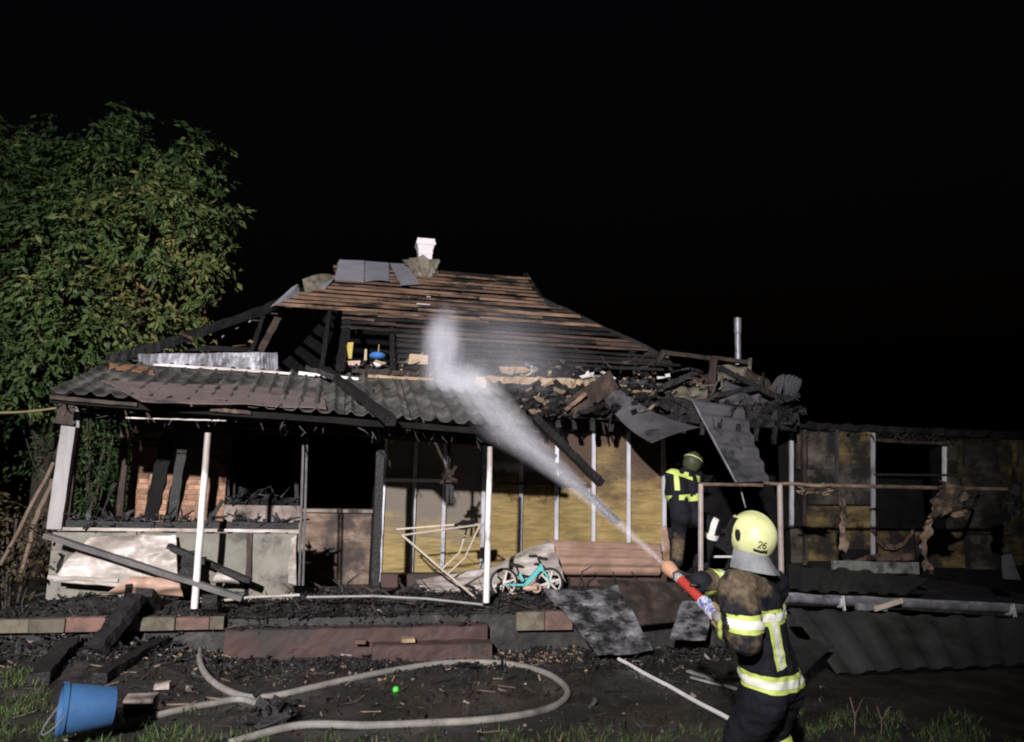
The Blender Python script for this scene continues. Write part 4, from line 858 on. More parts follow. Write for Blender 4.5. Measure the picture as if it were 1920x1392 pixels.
shreds(160, 640, 1230, 672, 712, 10.0, 10.9, .05, .35, 'burnt_shreds', house, [m_char, m_char, m_charbrown, m_rubble, m_beige], (.008, .04), .1, .012)
shreds(160, 130, 560, 972, 986, 8.72, 8.95, .03, .18, 'burnt_shreds', house, [m_char, m_char, m_rubble], (.01, .05), -.1)
shreds(60, 425, 556, 935, 947, 10.3, 10.5, .04, .25, 'burnt_shreds', house, [m_char, m_rubble], (.006, .025), -.3)
shreds(150, 715, 1240, 790, 800, 10.12, 10.2, .03, .2, 'burnt_shreds', house, [m_char, m_charbrown], (.006, .03), 1., .0)
tag(shreds(320, 90, 1240, 1092, 1124, 8.1, 9.4, .06, .4, 'charred_sticks', None, [m_char, m_char, m_charbrown, m_rubble], (.006, .03), 0., .0, ZF+.03), 'burnt sticks and splinters littering the porch floor', 'debris', kind='stuff')
m = MB()
for q in range(260):
    p = gp(random.uniform(0, 1300), random.triangular(1185, 1385, 1215), .012); a = random.uniform(0, 6.283); L = random.uniform(.04, .22); d = V((math.cos(a), math.sin(a), random.uniform(-.05, .12)))
    m.beam(p-d*L*.5, p+d*L*.5, random.uniform(.006, .022), random.uniform(.004, .012), ZX, 2, .35, .7, random.choice((0, 0, 0, 1, 2)))
tag(m.build('yard_sticks', [m_char, m_charbrown, m_wood]), 'burnt sticks and splinters scattered across the yard', 'debris', kind='stuff')
# ================================================================== KIDS BICYCLE
BV = 8.95
bike = tag(empty('kids_bicycle', at(985, 1112, BV)), 'small turquoise childs bicycle standing on the porch', 'bicycle')
def circ(c, r, n=28): return [c+UX*(r*math.cos(2*math.pi*k/n))+ZX*(r*math.sin(2*math.pi*k/n)) for k in range(n)]
def wheel(c, r, full=True):
    m = MB(); m.tube(circ(c, r-.017), .017, 8, closed=True); t = m.build('tyre', m_rubber, bike, 'all')
    m = MB(); m.tube(circ(c, r-.036), .008, 6, closed=True)
    for k in range(6):
        a = k*math.pi/3+.3; d = UX*math.cos(a)+ZX*math.sin(a); m.beam(c+d*.015, c+d*(r-.036), .028, .02, VX, 1, 0, .6)
    m.lathe(c-VX*.03, VX, [(0, .022), (.06, .022)], 12); m.build('rim', m_wheel, bike, True)
cr, cf = at(945, 1093, BV), at(1030, 1090, BV)
rw = cr.z-ZF-.005; wheel(cr, rw); cf.z = cr.z; wheel(cf, rw)
def bt(name, pts, r, mat): m = MB(); m.tube(pts, r, 8); return m.build(name, mat, bike, True)
bb, hd = at(984, 1097, BV), at(1014, 1064, BV)
m = MB(); m.beam(bb, hd, .045, .05, VX, 4, 0); m.beam(hd-ZX*.045, hd+ZX*.04, .035, .035, VX, 1); m.beam(at(944, 1097, BV-.035), at(986, 1097, BV-.035), .018, .022, ZX, 2); m.beam(at(944, 1097, BV+.035), at(986, 1097, BV+.035), .018, .022, ZX, 2); m.beam(bb, at(974, 1076, BV), .03, .03, VX, 2)
m.build('frame', m_teal, bike, True)
for s in (-.035, .035): bt('fork_leg', [hd-ZX*.02+VX*s*.4, at(1022, 1074, BV+s), cf+VX*s], .011, m_teal)
bt('seat_post', [at(974, 1080, BV), at(969, 1064, BV)], .012, m_black)
m = MB(); sc_ = at(969, 1061, BV); m.ell(sc_, [UX*.1, VX*.055, ZX*.022], 14, 8); m.v = [p+ZX*(.02*((p-sc_).dot(UX)/-.1)) for p in m.v]; m.build('saddle', m_rubber, bike, 'all')
bt('stem', [hd+ZX*.03, at(1009, 1046, BV)], .014, m_black)
bt('handlebar', [at(1009, 1046, BV)+VX*.19-UX*.05, at(1009, 1043, BV)+VX*.1, at(1009, 1046, BV), at(1009, 1043, BV)-VX*.1, at(1009, 1046, BV)-VX*.19+UX*.05], .011, m_black)
for s in (-1, 1): bt('grip', [at(1009, 1045, BV)-VX*.12*s, at(1009, 1046, BV)-VX*.2*s+UX*.06*s], .018, m_rubber)
m = MB(); m.lathe(bb-VX*.02, VX, [(0, .05), (.01, .055), (.02, .05)], 16); m.build('chain_ring', m_black, bike, True)
for s in (-1, 1):
    p = at(965, 1108, BV+.16*s); m = MB(); q0 = V((p.x, p.y, ZF+.045)); m.tube(circ(q0, .035, 16), .01, 6, closed=True); m.lathe(q0-VX*.008, VX, [(0, .026), (.016, .026)], 12); m.beam(q0, cr+VX*.05*s, .015, .01, ZX, 3); m.build('training_wheel', m_pink, bike, True)
m = MB(); m.tube(circ(at(1006, 1103, 8.6), .045, 18), .014, 6, closed=True); m.lathe(at(1006, 1103, 8.6), -UX, [(0, .03), (.11, .035), (.16, .015)], 10); tag(m.build('pinkish_toy', m_pink, None, True), 'small pinkish toy lying before the bicycle front wheel', 'toy')

# ================================================================== DRYING RACK
rack = tag(empty('drying_rack', at(815, 1110, 8.8)), 'folding pale tubular drying rack standing askew on the porch', 'drying rack')
def rt(pts, r=.011, name='tube'): m = MB(); m.tube([at(*p) for p in pts], r, 7); return m.build(name, m_cream, rack, True)
rt([(754, 1004, 8.62), (892, 1122, 8.62)], .013, 'leg'); rt([(900, 984, 8.6), (872, 1046, 8.66), (838, 1078, 8.75)], .011, 'leg'); rt([(878, 984, 9.0), (862, 1036, 9.05), (826, 1070, 9.1)], .011, 'leg')
rt([(742, 994, 9.0), (826, 1072, 9.0), (878, 1106, 9.0)], .009, 'leg')
rt([(754, 1004, 8.62), (900, 984, 8.6)], .011, 'top_rail'); rt([(742, 993, 9.0), (880, 982, 9.0)], .011, 'top_rail'); rt([(742, 993, 9.0), (754, 1004, 8.62)], .011, 'cross_bar'); rt([(880, 982, 9.0), (900, 984, 8.6)], .011, 'cross_bar')
for k in range(4):
    t = (k+1)/5; a = at(754+146*t, 1004-20*t, 8.61); b = at(742+138*t, 993-11*t, 9.0); m = MB(); m.tube([a, b], .004, 5); m.build('wire', m_cream, rack)
m = MB(); P = [at(850, 992, 8.8), at(888, 990, 8.7), at(892, 974, 8.8), at(856, 978, 9.0)]; m.patch(*P, 10, 6, lambda a, b, p: .06*nz(p, 8), .01); tag(m.build('charred_rag', m_char, None, True), 'blackened rag lying on top of the drying rack', 'cloth')

# ================================================================== HOSES, BUCKET, SMALL THINGS ON THE GROUND
def smooth_pts(P, k=8):
    out = []; n = len(P)
    for i in range(n-1):
        p0, p1, p2, p3 = P[max(i-1, 0)], P[i], P[i+1], P[min(i+2, n-1)]
        for j in range(k):
            t = j/k; out.append(.5*((2*p1)+(p2-p0)*t+(2*p0-5*p1+4*p2-p3)*t*t+(3*p1-p0-3*p2+p3)*t**3))
    out.append(P[-1]); return out
def hose(pxs, r, lab, mat=m_hose):
    m = MB(); P = smooth_pts([gp(px, py, r*.7) for px, py in pxs])
    m.tube([p if True else p for p in P], r, 10); m.v = [V((p.x, p.y, p.z)) for p in m.v]; return tag(m.build('fire_hose', mat, None, 'all'), lab, 'hose', 'fire hoses on the ground')
hose([(402, 1178), (380, 1212), (374, 1240), (388, 1272), (422, 1298), (470, 1313), (525, 1308), (585, 1294), (660, 1277), (740, 1261), (840, 1247), (945, 1248), (1022, 1266), (1062, 1296), (1052, 1322), (1000, 1342), (900, 1356), (790, 1362), (690, 1366), (560, 1366), (430, 1400)], .028, 'pale fire hose curling from the beams into a wide loop across the yard')
hose([(120, 1400), (220, 1368), (330, 1338), (400, 1324), (452, 1316), (495, 1330)], .026, 'straight stretch of fire hose running past the blue bucket')
bk = tag(empty('blue_bucket', gp(150, 1372, 0)), 'blue plastic bucket tipped on its side in the grass', 'bucket')
b0 = ac(112, 1331, 5.05); b1 = ac(200, 1325, 5.2); ax = (b1-b0).normalized(); Lb = .31
m = MB(); m.lathe(b0, ax, [(0, .158), (.01, .160), (Lb, .120), (Lb+.004, .115), (Lb+.004, .001), (Lb-.006, .001), (Lb-.006, .112), (.01, .150), (0, .150)], 40, cap=False); m.build('body', m_bucket, bk, True)
m = MB(); m.lathe(b0, ax, [(.0, .159), (.002, .168), (.03, .166), (.034, .158)], 40, cap=False); m.build('rim', m_bucket, bk, True)
hy = ax.orthogonal().normalized(); m = MB(); c = b0+ax*.02; dn = (-ZX-ax*.2).normalized(); sd = ax.cross(dn).normalized(); m.tube([c+sd*(.168*math.cos(t))+(dn*.9-ax*.5).normalized()*(.168*math.sin(t)) for t in [math.pi*k/16 for k in range(17)]], .005, 6); m.build('handle', m_galv, bk, True)
m = MB()
for q in range(60): m.chunk(gp(505+random.gauss(0, 16), 1346+random.gauss(0, 10), random.uniform(.0, .09)), random.uniform(.012, .035), .6)
tag(m.build('charred_clump', m_char), 'black charred clump lying where the two hoses meet', 'debris', kind='stuff')
m = MB(); m.ell(gp(742, 1298, .02), [V((.028, 0, 0)), V((0, .028, 0)), V((0, 0, .028))], 12, 8); tag(m.build('green_speck', m_green, None, 'all'), 'tiny bright green ball on the dark ground inside the hose loop', 'speck')  # small sphere for a bright green spot, nature unknown
for (px_, py_, sx, sy, mt, lab) in ((305, 1292, .11, .05, m_plaster, 'pale brick-like lump lying right of the blue bucket'), (352, 1298, .025, .05, m_plaster, 'small pale upright lump beside the first hose curl'), (262, 1332, .2, .1, m_plaster, 'flat pale slab fragment next to the blue bucket'), (748, 1190, .12, .04, m_beige, 'tan brick fragment on the lower step'), (670, 1190, .1, .03, m_redblock, 'reddish brick fragment left on the lower step'), (470, 1190, .06, .04, m_cream, 'cream lump on the rubble left of the steps'), (492, 1192, .06, .04, m_cream, 'second cream lump on the rubble nearest the steps'), (735, 1232, .04, .03, m_plaster, 'pale lump in front of the lower step')):
    m = MB(); c = gp(px_, py_, sy*.5)
    if py_ == 1190 and px_ > 600: c = H(toH(c).x, 7.78, .185)
    m.hbox(toH(c).x-sx/2, toH(c).x+sx/2, toH(c).y-sx*.4, toH(c).y+sx*.4, c.z-sy*.5, c.z+sy*.5); m.v = [p+V((random.uniform(-.012, .012), random.uniform(-.012, .012), random.uniform(-.01, .01))) for p in m.v]
    tag(m.build('rubble_lump', mt), lab, 'rubble')
# uncountable rubble
m = MB()
for q in range(12000):
    r_ = random.random()
    if r_ < .42: uq, vq = random.uniform(-4.3, 4.6), random.gauss(7.75, .35)
    elif r_ < .72: uq, vq = random.uniform(-3.2, 4.4), random.uniform(8.05, 9.6)
    else: uq, vq = random.uniform(-4.5, 4.5), random.uniform(5.0, 7.8)
    p = H(uq, vq, 0); on = vq > 8.02 and uq > -3.25
    if us0 < uq < us1 and 7.68 < vq < 8.02 and random.random() < .7: continue
    z = ZF if on else (.29 if (us0 < uq < us1 and vq > 7.87) else gz(p.x, p.y))
    s = random.uniform(.004, .013)*(2.2 if random.random() < .05 else 1)*(1.2 if vq > 7.3 else .85)
    pile = .16*max(0, 1-abs(vq-8.05)/.5)*(1 if uq < -1.5 else .35) if not on else .0
    m.chunk(V((p.x, p.y, z+s*.25+random.random()*pile)), s, .5, 0 if random.random() < .965 else 1)
o = m.build('rubble', [m_rubble, m_plaster]); tag(o, 'black burnt rubble strewn over the yard and porch edge', 'rubble', kind='stuff')
m = MB()
for q in range(900):
    if q < 520: p = gp(random.gauss(985, 55), random.gauss(1218, 12), .01)
    elif q < 720: p = gp(random.gauss(405, 45), random.gauss(1215, 14), .02)
    elif q < 800: p = gp(random.gauss(235, 20), random.gauss(1225, 8), .02)
    else: p = gp(random.uniform(200, 1100), random.uniform(1180, 1290), .01)
    m.chunk(p, random.uniform(.005, .014), .25)
o = m.build('wood_chips', m_chips); tag(o, 'pale wood chips and splinters scattered before the porch', 'wood chips', kind='stuff')
def heap(name, u0, u1, v0, v1, z0, hgt, lab, seed, nu=90, nv=26):
    m = MB(); g = []
    for j in range(nv+1):
        for i in range(nu+1):
            a, b = i/nu, j/nv; u, v = u0+(u1-u0)*a, v0+(v1-v0)*b
            e = min(1, 4*a, 4*(1-a))*math.sin(math.pi*min(1, max(0, b)))**.7
            h = hgt*e*(.55+.6*nz((u*1.7+seed, v*1.7, 0)))+.035*e*nz((u*9, v*9, seed))+.02*e*nz((u*22, v*22, seed))
            zb = z0 if not callable(z0) else z0(u, v)
            g.append(H(u, v, zb+max(-.01, h)-.008))
    m.v = g; m.f = [(j*(nu+1)+i, j*(nu+1)+i+1, (j+1)*(nu+1)+i+1, (j+1)*(nu+1)+i) for j in range(nv) for i in range(nu)]; m.m = [0]*len(m.f)
    for q in range(int(1400*(u1-u0)*(v1-v0))):
        p = random.choice(g); m.chunk(p+V((random.uniform(-.02, .02), random.uniform(-.02, .02), .004)), random.uniform(.004, .014)*(2.2 if random.random() < .04 else 1), .3)
    return tag(m.build(name, m_rubble), lab, 'debris', kind='stuff')
heap('ash_heap', -3.3, -1.2, 7.98, 8.62, ZF, .22, 'black ash and charcoal heaped along the left porch edge', 1)
heap('ash_heap', -1.3, .5, 7.98, 8.9, ZF, .10, 'thin black ash layer on the porch above the steps', 5)
heap('ash_heap', .5, 4.3, 8.0, 9.3, ZF, .06, 'thin ash layer on the porch around the bicycle', 9, 120, 40)
heap('ash_heap', -4.4, -1.0, 7.5, 7.9, lambda u, v: gz(H(u, v, 0).x, H(u, v, 0).y), .07, 'burnt debris heaped on the ground before the left edging blocks', 13)
heap('ash_heap', us0, us2+.1, 7.6, 7.86, lambda u, v: gz(H(u, v, 0).x, H(u, v, 0).y), .06, 'burnt debris spread on the ground before the steps', 17)
# mound of burnt beams the second firefighter climbs on
m = MB()
for q in range(16):
    a = random.uniform(0, 6.28); c = H(uO1+random.uniform(-.1, .9), random.uniform(8.9, 10.1), ZF+.02+q*.011); m.beam(c-V((math.cos(a), math.sin(a), random.uniform(-.1,.1)))*random.uniform(.2,.5), c+V((math.cos(a), math.sin(a), 0))*random.uniform(.2,.5), .1, .07, ZX, 4, .3)
o = m.build('burnt_debris_heap', m_char); tag(o, 'heap of burnt timber in the doorway under the second firefighter', 'debris', kind='stuff')

# ================================================================== FIGURES
def remesh(mb, name, vox, smooth_it=4):
    me = bpy.data.meshes.new(name+'_t'); me.from_pydata([tuple(p) for p in mb.v], [], mb.f); me.update()
    o = bpy.data.objects.new(name+'_t', me); COL.objects.link(o)
    md = o.modifiers.new('r', 'REMESH'); md.mode = 'VOXEL'; md.voxel_size = vox; md.adaptivity = 0
    ms = o.modifiers.new('s', 'SMOOTH'); ms.iterations = smooth_it; ms.factor = .5
    dg = bpy.context.evaluated_depsgraph_get(); ev = o.evaluated_get(dg); out = bpy.data.meshes.new_from_object(ev)
    bpy.data.objects.remove(o); bpy.data.meshes.remove(me); return out
def finish(me, name, mats, parent=None):
    a = np.empty(len(me.vertices)*3); me.vertices.foreach_get('co', a); a = a.reshape(-1, 3)
    org = V(((a[:, 0].min()+a[:, 0].max())/2, (a[:, 1].min()+a[:, 1].max())/2, a[:, 2].min()))
    me.vertices.foreach_set('co', (a-np.array(org)).ravel()); me.materials.clear()
    for m_ in (mats if isinstance(mats, list) else [mats]): me.materials.append(m_)
    me.polygons.foreach_set('use_smooth', [True]*len(me.polygons)); me.update(); me.name = name
    return link(name, me, org, parent)
def band(me, planes, off, name, mat, parent, extra=None):
    """copy of the body surface between cutting planes, lifted off it a little: a sewn-on band"""
    bm = bmesh.new(); bm.from_mesh(me)
    for co, no in planes:
        g = bm.verts[:]+bm.edges[:]+bm.faces[:]; bmesh.ops.bisect_plane(bm, geom=g, plane_co=co, plane_no=no, clear_inner=True)
    if extra:
        bmesh.ops.delete(bm, geom=[f for f in bm.faces if not extra(f.calc_center_median())], context='FACES')
    if not bm.faces: bm.free(); return None
    bm.normal_update()
    ns = {v: v.normal.copy() for v in bm.verts}
    for v in bm.verts: v.co += ns[v]*off
    out = bpy.data.meshes.new(name); bm.to_mesh(out); bm.free(); return finish(out, name, mat, parent)
def slab(c, n, h): n = V(n).normalized(); return [(V(c)-n*h, n), (V(c)+n*h, -n)]

def helmet(c, f, upv, parent, k=1., detail=True, hmat=None):
    f = V(f).normalized(); upv = (V(upv)-f*V(upv).dot(f)).normalized(); lf = upv.cross(f)
    m = MB(); nu, nv = 40, 24; vs = []; fs = []
    for j in range(nv+1):
        th = math.pi*.80*j/nv
        for i in range(nu):
            ph = 2*math.pi*i/nu; x, y, z = math.sin(th)*math.cos(ph), math.sin(th)*math.sin(ph), math.cos(th)
            fx = .150 if x > 0 else .158
            p = f*(x*fx)+lf*(y*.122*(1.0+.05*(z < 0)))+upv*(z*.140)
            if z < -.15: p += upv*(-.03*(z+.15)*(-1))*(1 if x < .2 else 0)      # deeper at ears and nape
            if x > .55 and z < .15: p -= f*(.055*min(1, (x-.55)*3))             # face opening
            p += upv*(.010*max(0, 1-abs(y)/.16)*max(0, z))                       # low comb
            vs.append(V(c)+p*k)
    for j in range(nv):
        for i in range(nu): a = j*nu+i; b = j*nu+(i+1) % nu; fs.append((a, a+nu, b+nu, b))
    m.add(vs, fs); hm = m.build('helmet', hmat or m_helmet, parent, 'all')
    def onh(a_, e_, o_=.002):     # point on the shell: azimuth from the front towards the left ear, elevation
        th = math.pi/2-e_; x, y, z = math.sin(th)*math.cos(a_), math.sin(th)*math.sin(a_), math.cos(th)
        p = f*(x*(.150 if x > 0 else .158))+lf*(y*.122*(1.0+.05*(z < 0)))+upv*(z*.140)
        if z < -.15: p += upv*(-.03*(z+.15)*(-1))*(1 if x < .2 else 0)
        p += upv*(.010*max(0, 1-abs(y)/.16)*max(0, z))
        return V(c)+p*k*(1+o_/.14)
    m = MB(); g = []
    for j in range(9):
        for i in range(15):
            a_ = R(-62+124*i/14); e_ = R(38-52*j/8); g.append(onh(a_, e_, .007))
    m.add(g, [(j*15+i, j*15+i+1, (j+1)*15+i+1, (j+1)*15+i) for j in range(8) for i in range(14)]); m.build('visor', m_black, hm, 'all')
    m = MB(); m.tube([onh(R(-66+132*i/24), R(40), .006) for i in range(25)], .006*k, 6); m.build('visor_rim', m_helmet, hm, 'all')
    if not detail:
        m = MB(); m.tube([onh(R(70+220*i/24), R(12+10*math.sin(math.pi*i/24)), .004) for i in range(25)], .010*k, 6); m.build('helmet_band', m_helmet, hm, 'all')
    if detail:
        m = MB(); cen = onh(R(78), R(-4), .002); n_ = (cen-V(c)).normalized(); ux = upv.cross(n_).normalized(); uy = n_.cross(ux)
        m.lathe(cen-n_*.008, n_, [(0, .016), (.010, .016), (.011, .010)], 18); m.v = [cen+(p-cen)+(uy-ux*.35)*((p-cen).dot(uy)*.9) for p in m.v]; m.build('ear_vent', m_black, hm, True)
        def decal(segs, wd, nm):
            mm = MB()
            for pl in segs:
                P = [onh(R(a_), R(e_), .0035) for a_, e_ in pl]
                mm.tube(P, wd, 5)
            mm.build(nm, m_black, hm, 'all')
        def arc(cx, cy, rx, ry, a0, a1, n=8): return [(cx+rx*math.cos(R(a0+(a1-a0)*i/n)), cy+ry*math.sin(R(a0+(a1-a0)*i/n))) for i in range(n+1)]
        A0, EE = 136, -16
        # the two digits on the rear side of the helmet: azimuth grows towards the nape, which is to the right in the picture
        decal([arc(A0-5.5, EE+3.6, 4.0, 3.4, 170, -30)+[(A0-9.5, EE-6), (A0-1.8, EE-6)]], .0026, 'number')
        decal([arc(A0+5.5, EE-2.4, 4.0, 3.6, 0, 360, 12), [(A0+9, EE+6), (A0+4.8, EE+5.6), (A0+2.2, EE+1.5), (A0+1.6, EE-2.2)]], .0026, 'number')
        for q in range(9): decal([[(A0-18+4.2*q, EE-11+.5*abs(q-4)), (A0-18+4.2*q+1.2, EE-17+.5*abs(q-4))], [(A0-18+4.2*q+1.2, EE-12+.5*abs(q-4)), (A0-16+4.2*q+1.0, EE-16+.5*abs(q-4))]], .0028, 'letter')
    return hm, f, upv, lf

def fingers(c, axis, r_tool, wdir, sgn=1, nm='glove', mat=None, parent=None):
    """a gloved hand closed round a cylinder: four unequal curled fingers, palm and thumb"""
    axis = V(axis).normalized(); e1 = axis.orthogonal().normalized(); e2 = axis.cross(e1); m = MB(); a0 = math.atan2(V(wdir).dot(e2), V(wdir).dot(e1))+sgn*.5
    def cyl(t, ang, rad): return V(c)+axis*t+(e1*math.cos(ang)+e2*math.sin(ang))*rad
    for i, (ln, rr) in enumerate(((1.9, .0105), (2.15, .011), (2.05, .011), (1.7, .0095))):
        t = (i-1.5)*.0235; P = [cyl(t, a0+sgn*ln*k/4, r_tool+.010) for k in range(5)]
        for k in range(4): m.capsule(P[k], P[k+1], rr*(1.08-.05*k), rr*(1.03-.05*k), 8)
    for k in range(4): m.capsule(cyl(-.04, a0-sgn*.25*k, r_tool+.016+.006*k), cyl(.04, a0-sgn*.25*k, r_tool+.016+.006*k), .017, .017, 8)
    th = [cyl(-.045, a0-sgn*.7, r_tool+.03), cyl(-.055, a0-sgn*1.4, r_tool+.02), cyl(-.045, a0-sgn*2.1, r_tool+.012)]
    m.capsule(th[0], th[1], .014, .0125, 8); m.capsule(th[1], th[2], .0125, .011, 8)
    me = remesh(m, nm, .006, 2); return finish(me, nm, mat or m_black, parent), cyl(0, a0-sgn*.5, r_tool+.045)

# ---- near firefighter, seen from behind, holding the nozzle
NT = V((.965, 4.60, 1.275)); TG = at(846, 716, 9.9); jd = (TG-NT+ZX*.35).normalized(); NC = NT-jd*.50
g2, wr2 = fingers(NC+jd*.26, jd, .024, V((.9, .1, .25)), 1, 'glove_t', m_black)
g1, wr1 = fingers(NC-jd*.02, jd, .030, V((.5, -.5, -.6)), -1, 'glove_t', m_glove)
hc = ac(1409, 1004, 4.12)
J = dict(neck=ac(1416, 1072, 4.16), chest=ac(1412, 1122, 4.16), mid=ac(1425, 1185, 4.18), waist=ac(1438, 1236, 4.2), hip=ac(1446, 1278, 4.22),
         ls=ac(1383, 1104, 4.0), rs=ac(1447, 1100, 4.3), le=ac(1394, 1192, 3.93), re=ac(1385, 1088, 4.62))
body = MB()
body.capsule(hc-ZX*.02, J['neck'], .085, .075); body.capsule(hc, hc+ZX*.03, .095, .09)
body.capsule(J['ls'], J['rs'], .095, .095); body.capsule(J['chest']+(J['ls']-J['rs'])*.28, J['chest']-(J['ls']-J['rs'])*.26, .118, .118)
body.capsule(J['chest'], J['mid'], .140, .132)
for s in (-1, 1):
    o_ = (J['ls']-J['rs'])*.20*s; body.capsule(J['chest']+o_, J['mid']+o_, .113, .106); body.capsule(J['mid']+o_, J['waist']+o_, .106, .108); body.capsule(J['waist']+o_, J['hip']+o_-ZX*.04, .110, .122)
body.capsule(J['mid'], J['hip'], .13, .14)
body.capsule(J['ls'], J['le'], .100, .088); body.capsule(J['le'], wr1, .080, .056)
body.capsule(J['rs'], J['re'], .095, .082); body.capsule(J['re'], wr2, .078, .056)
lh, rh = V((1.37, 4.12, .66)), V((1.54, 4.32, .66)); lk, rk = V((1.27, 4.26, .40)), V((1.52, 4.50, .38)); la, ra = V((1.33, 4.06, .09)), V((1.66, 4.42, .09))
for h_, k_, a_ in ((lh, lk, la), (rh, rk, ra)):
    body.capsule(h_, k_, .115, .085); body.capsule(k_, a_, .084, .07); body.capsule(a_, a_+V((-.14, .10, -.035)), .055, .05)
bm_ = remesh(body, 'person', .0125, 6)
vv = np.empty(len(bm_.vertices)*3); bm_.vertices.foreach_get('co', vv); vv = vv.reshape(-1, 3); nr = np.empty(len(vv)*3); bm_.vertices.foreach_get('normal', nr); nr = nr.reshape(-1, 3)
for i in range(len(vv)):                                        # cloth folds
    p = V(vv[i])
    if p.z > hc.z-.12: continue
    k = .010*nz(p, 7)+.016*(.5-abs(nz((p.x*9+p.z*5, p.y*9, p.z*22), 1.)))+.010*(.5-abs(nz((p.x*16, p.y*16-p.z*9, p.z*30), 1.)))
    dl = (p-J['le']).length
    if dl < .22: k += .010*math.sin(dl*95+4*nz(p, 6))*(1-dl/.22)
    vv[i] += nr[i]*k
bm_.vertices.foreach_set('co', vv.ravel()); bm_.update()
src = bm_.copy()
person = finish(bm_, 'person', m_suit)
set_dirt(person, [(ac(1392, 1105, 3.97), .17, 1), (ac(1425, 1100, 4.02), .10, .9), (J['le'], .13, 1), (J['le'].lerp(wr1, .6), .09, 1), (wr2.lerp(J['re'], .3), .12, 1)])
tag(person, 'near firefighter in black turnout gear and pale helmet aiming the hose', 'person')
hm, hf, hu, hl = helmet(hc, (-.74, .66, .12), (.10, .02, 1), person, .89)
for o_ in (g1, g2):
    wl = WL[o_.name]; o_.parent = person; o_.location = wl-WL[person.name]; o_.name = 'glove'; WL[o_.name] = wl
# neck curtain
m = MB(); n = 26; vs = []
for j in range(7):
    for i in range(n+1):
        a = R(55+250*i/n); d = hf*math.cos(a)+hl*math.sin(a); b = j/6
        vs.append(hc-hu*(.085+.10*b)+d*(.098+.022*b+.020*b*nz((i*.6, j*.3, 5))+.03*b*max(0, math.cos(a-R(200))))+V((.015, 0, 0))*b)
m.add(vs, [(j*(n+1)+i, j*(n+1)+i+1, (j+1)*(n+1)+i+1, (j+1)*(n+1)+i) for j in range(6) for i in range(n)]); m.build('neck_curtain', m_grey, person, 'all')
# reflective bands
sd = V((1, -.1, .05)).normalized()
tor = lambda p: p.x > ac(1347, 1150, 4.0).x and p.z > .5
bc = ac(1410, 1150, 4.1); bn = V((.03, -.1, 1))
torso_only = lambda p: p.x > 1.125
band(src, slab(bc, bn, .042), .005, 'reflective_band', m_lime, person, torso_only); band(src, slab(bc, bn, .020), .0085, 'reflective_stripe', m_silver, person, torso_only)
hb_ = ac(1455, 1268, 4.2); hn = V((.12, -.1, 1)); hemx = lambda p: p.x > 1.0
band(src, slab(hb_, hn, .042), .005, 'reflective_band', m_lime, person, hemx); band(src, slab(hb_, hn, .020), .0085, 'reflective_stripe', m_silver, person, hemx)
va, vb = ac(1446, 1162, 4.05), ac(1467, 1256, 4.05); vd = (vb-va).normalized(); vn = vd.cross(V((0, 1, 0))).normalized()
vcut = [(va, vd), (vb, -vd)]
back = lambda p: p.y < 4.22
band(src, slab(va, vn, .036)+vcut, .004, 'reflective_band', m_lime, person, back); band(src, slab(va, vn, .018)+vcut, .0075, 'reflective_stripe', m_silver, person, back)
cR = wr2.lerp(J['re'], .42); nR = (J['re']-wr2).normalized(); near = lambda c, r: (lambda p: (p-c).length < r)
band(src, slab(cR, nR, .044), .005, 'reflective_band', m_lime, person, near(cR, .13)); band(src, slab(cR, nR, .018), .0085, 'reflective_stripe', m_silver, person, near(cR, .13))
cL = wr1.lerp(J['le'], .55); nL = (J['le']-wr1).normalized()
band(src, slab(cL, nL, .032), .005, 'reflective_band', m_lime, person, near(cL, .11))
for k_, a_ in ((lk, la), (rk, ra)):
    c = k_.lerp(a_, .25); band(src, slab(c, (k_-a_), .03), .005, 'reflective_band', m_lime, person, near(c, .14))
for a_ in (la, ra): band(src, [(V((0, 0, .16)), V((0, 0, -1)))], .006, 'boot', m_rubber, person, near(a_+V((-.07, .05, 0)), .24))

# nozzle in his hands and its hose
noz = tag(empty('hose_nozzle', NC), 'red and silver hose nozzle with tan tip held by the near firefighter', 'nozzle')
m = MB(); m.lathe(NT-jd*.11, jd, [(0, .020), (.02, .034), (.07, .044), (.10, .046), (.115, .040), (.115, .018), (.09, .015)], 20, cap=False); m.build('tip', m_tan, noz, True)
m = MB(); m.lathe(NT-jd*.16, jd, [(0, .024), (.012, .030), (.04, .030), (.052, .022)], 18); m.build('ring', m_alu, noz, True)
m = MB(); m.lathe(NC+jd*.10, jd, [(0, .022), (.01, .027), (.10, .026), (.23, .030), (.24, .022)], 18); m.build('barrel', m_red, noz, True)
m = MB(); m.lathe(NC-jd*.04, jd, [(0, .026), (.01, .040), (.05, .042), (.06, .034), (.09, .034), (.10, .040), (.135, .038), (.14, .02)], 18); m.build('coupling', m_bluewhite, noz, True)
m = MB(); c = NT-jd*.14; m.tube([c+Rt*.028, c+Rt*.034+ZX*.03, c+ZX*.045, c-Rt*.034+ZX*.03, c-Rt*.028], .006, 6); m.build('bail_handle', m_black, noz, True)
hp = [NC-jd*.04, NC-jd*.10, V((1.26, 4.14, 1.0)), V((1.42, 4.5, .8)), V((1.55, 4.62, .4)), V((1.7, 4.8, .06)), V((2.2, 4.7, .035)), V((3.0, 4.2, .035)), V((3.4, 3.2, .035))]
m = MB(); m.tube(smooth_pts(hp, 8), .030, 10); tag(m.build('fire_hose', m_hose, None, 'all'), 'charged hose dropping from the nozzle to the ground', 'hose')

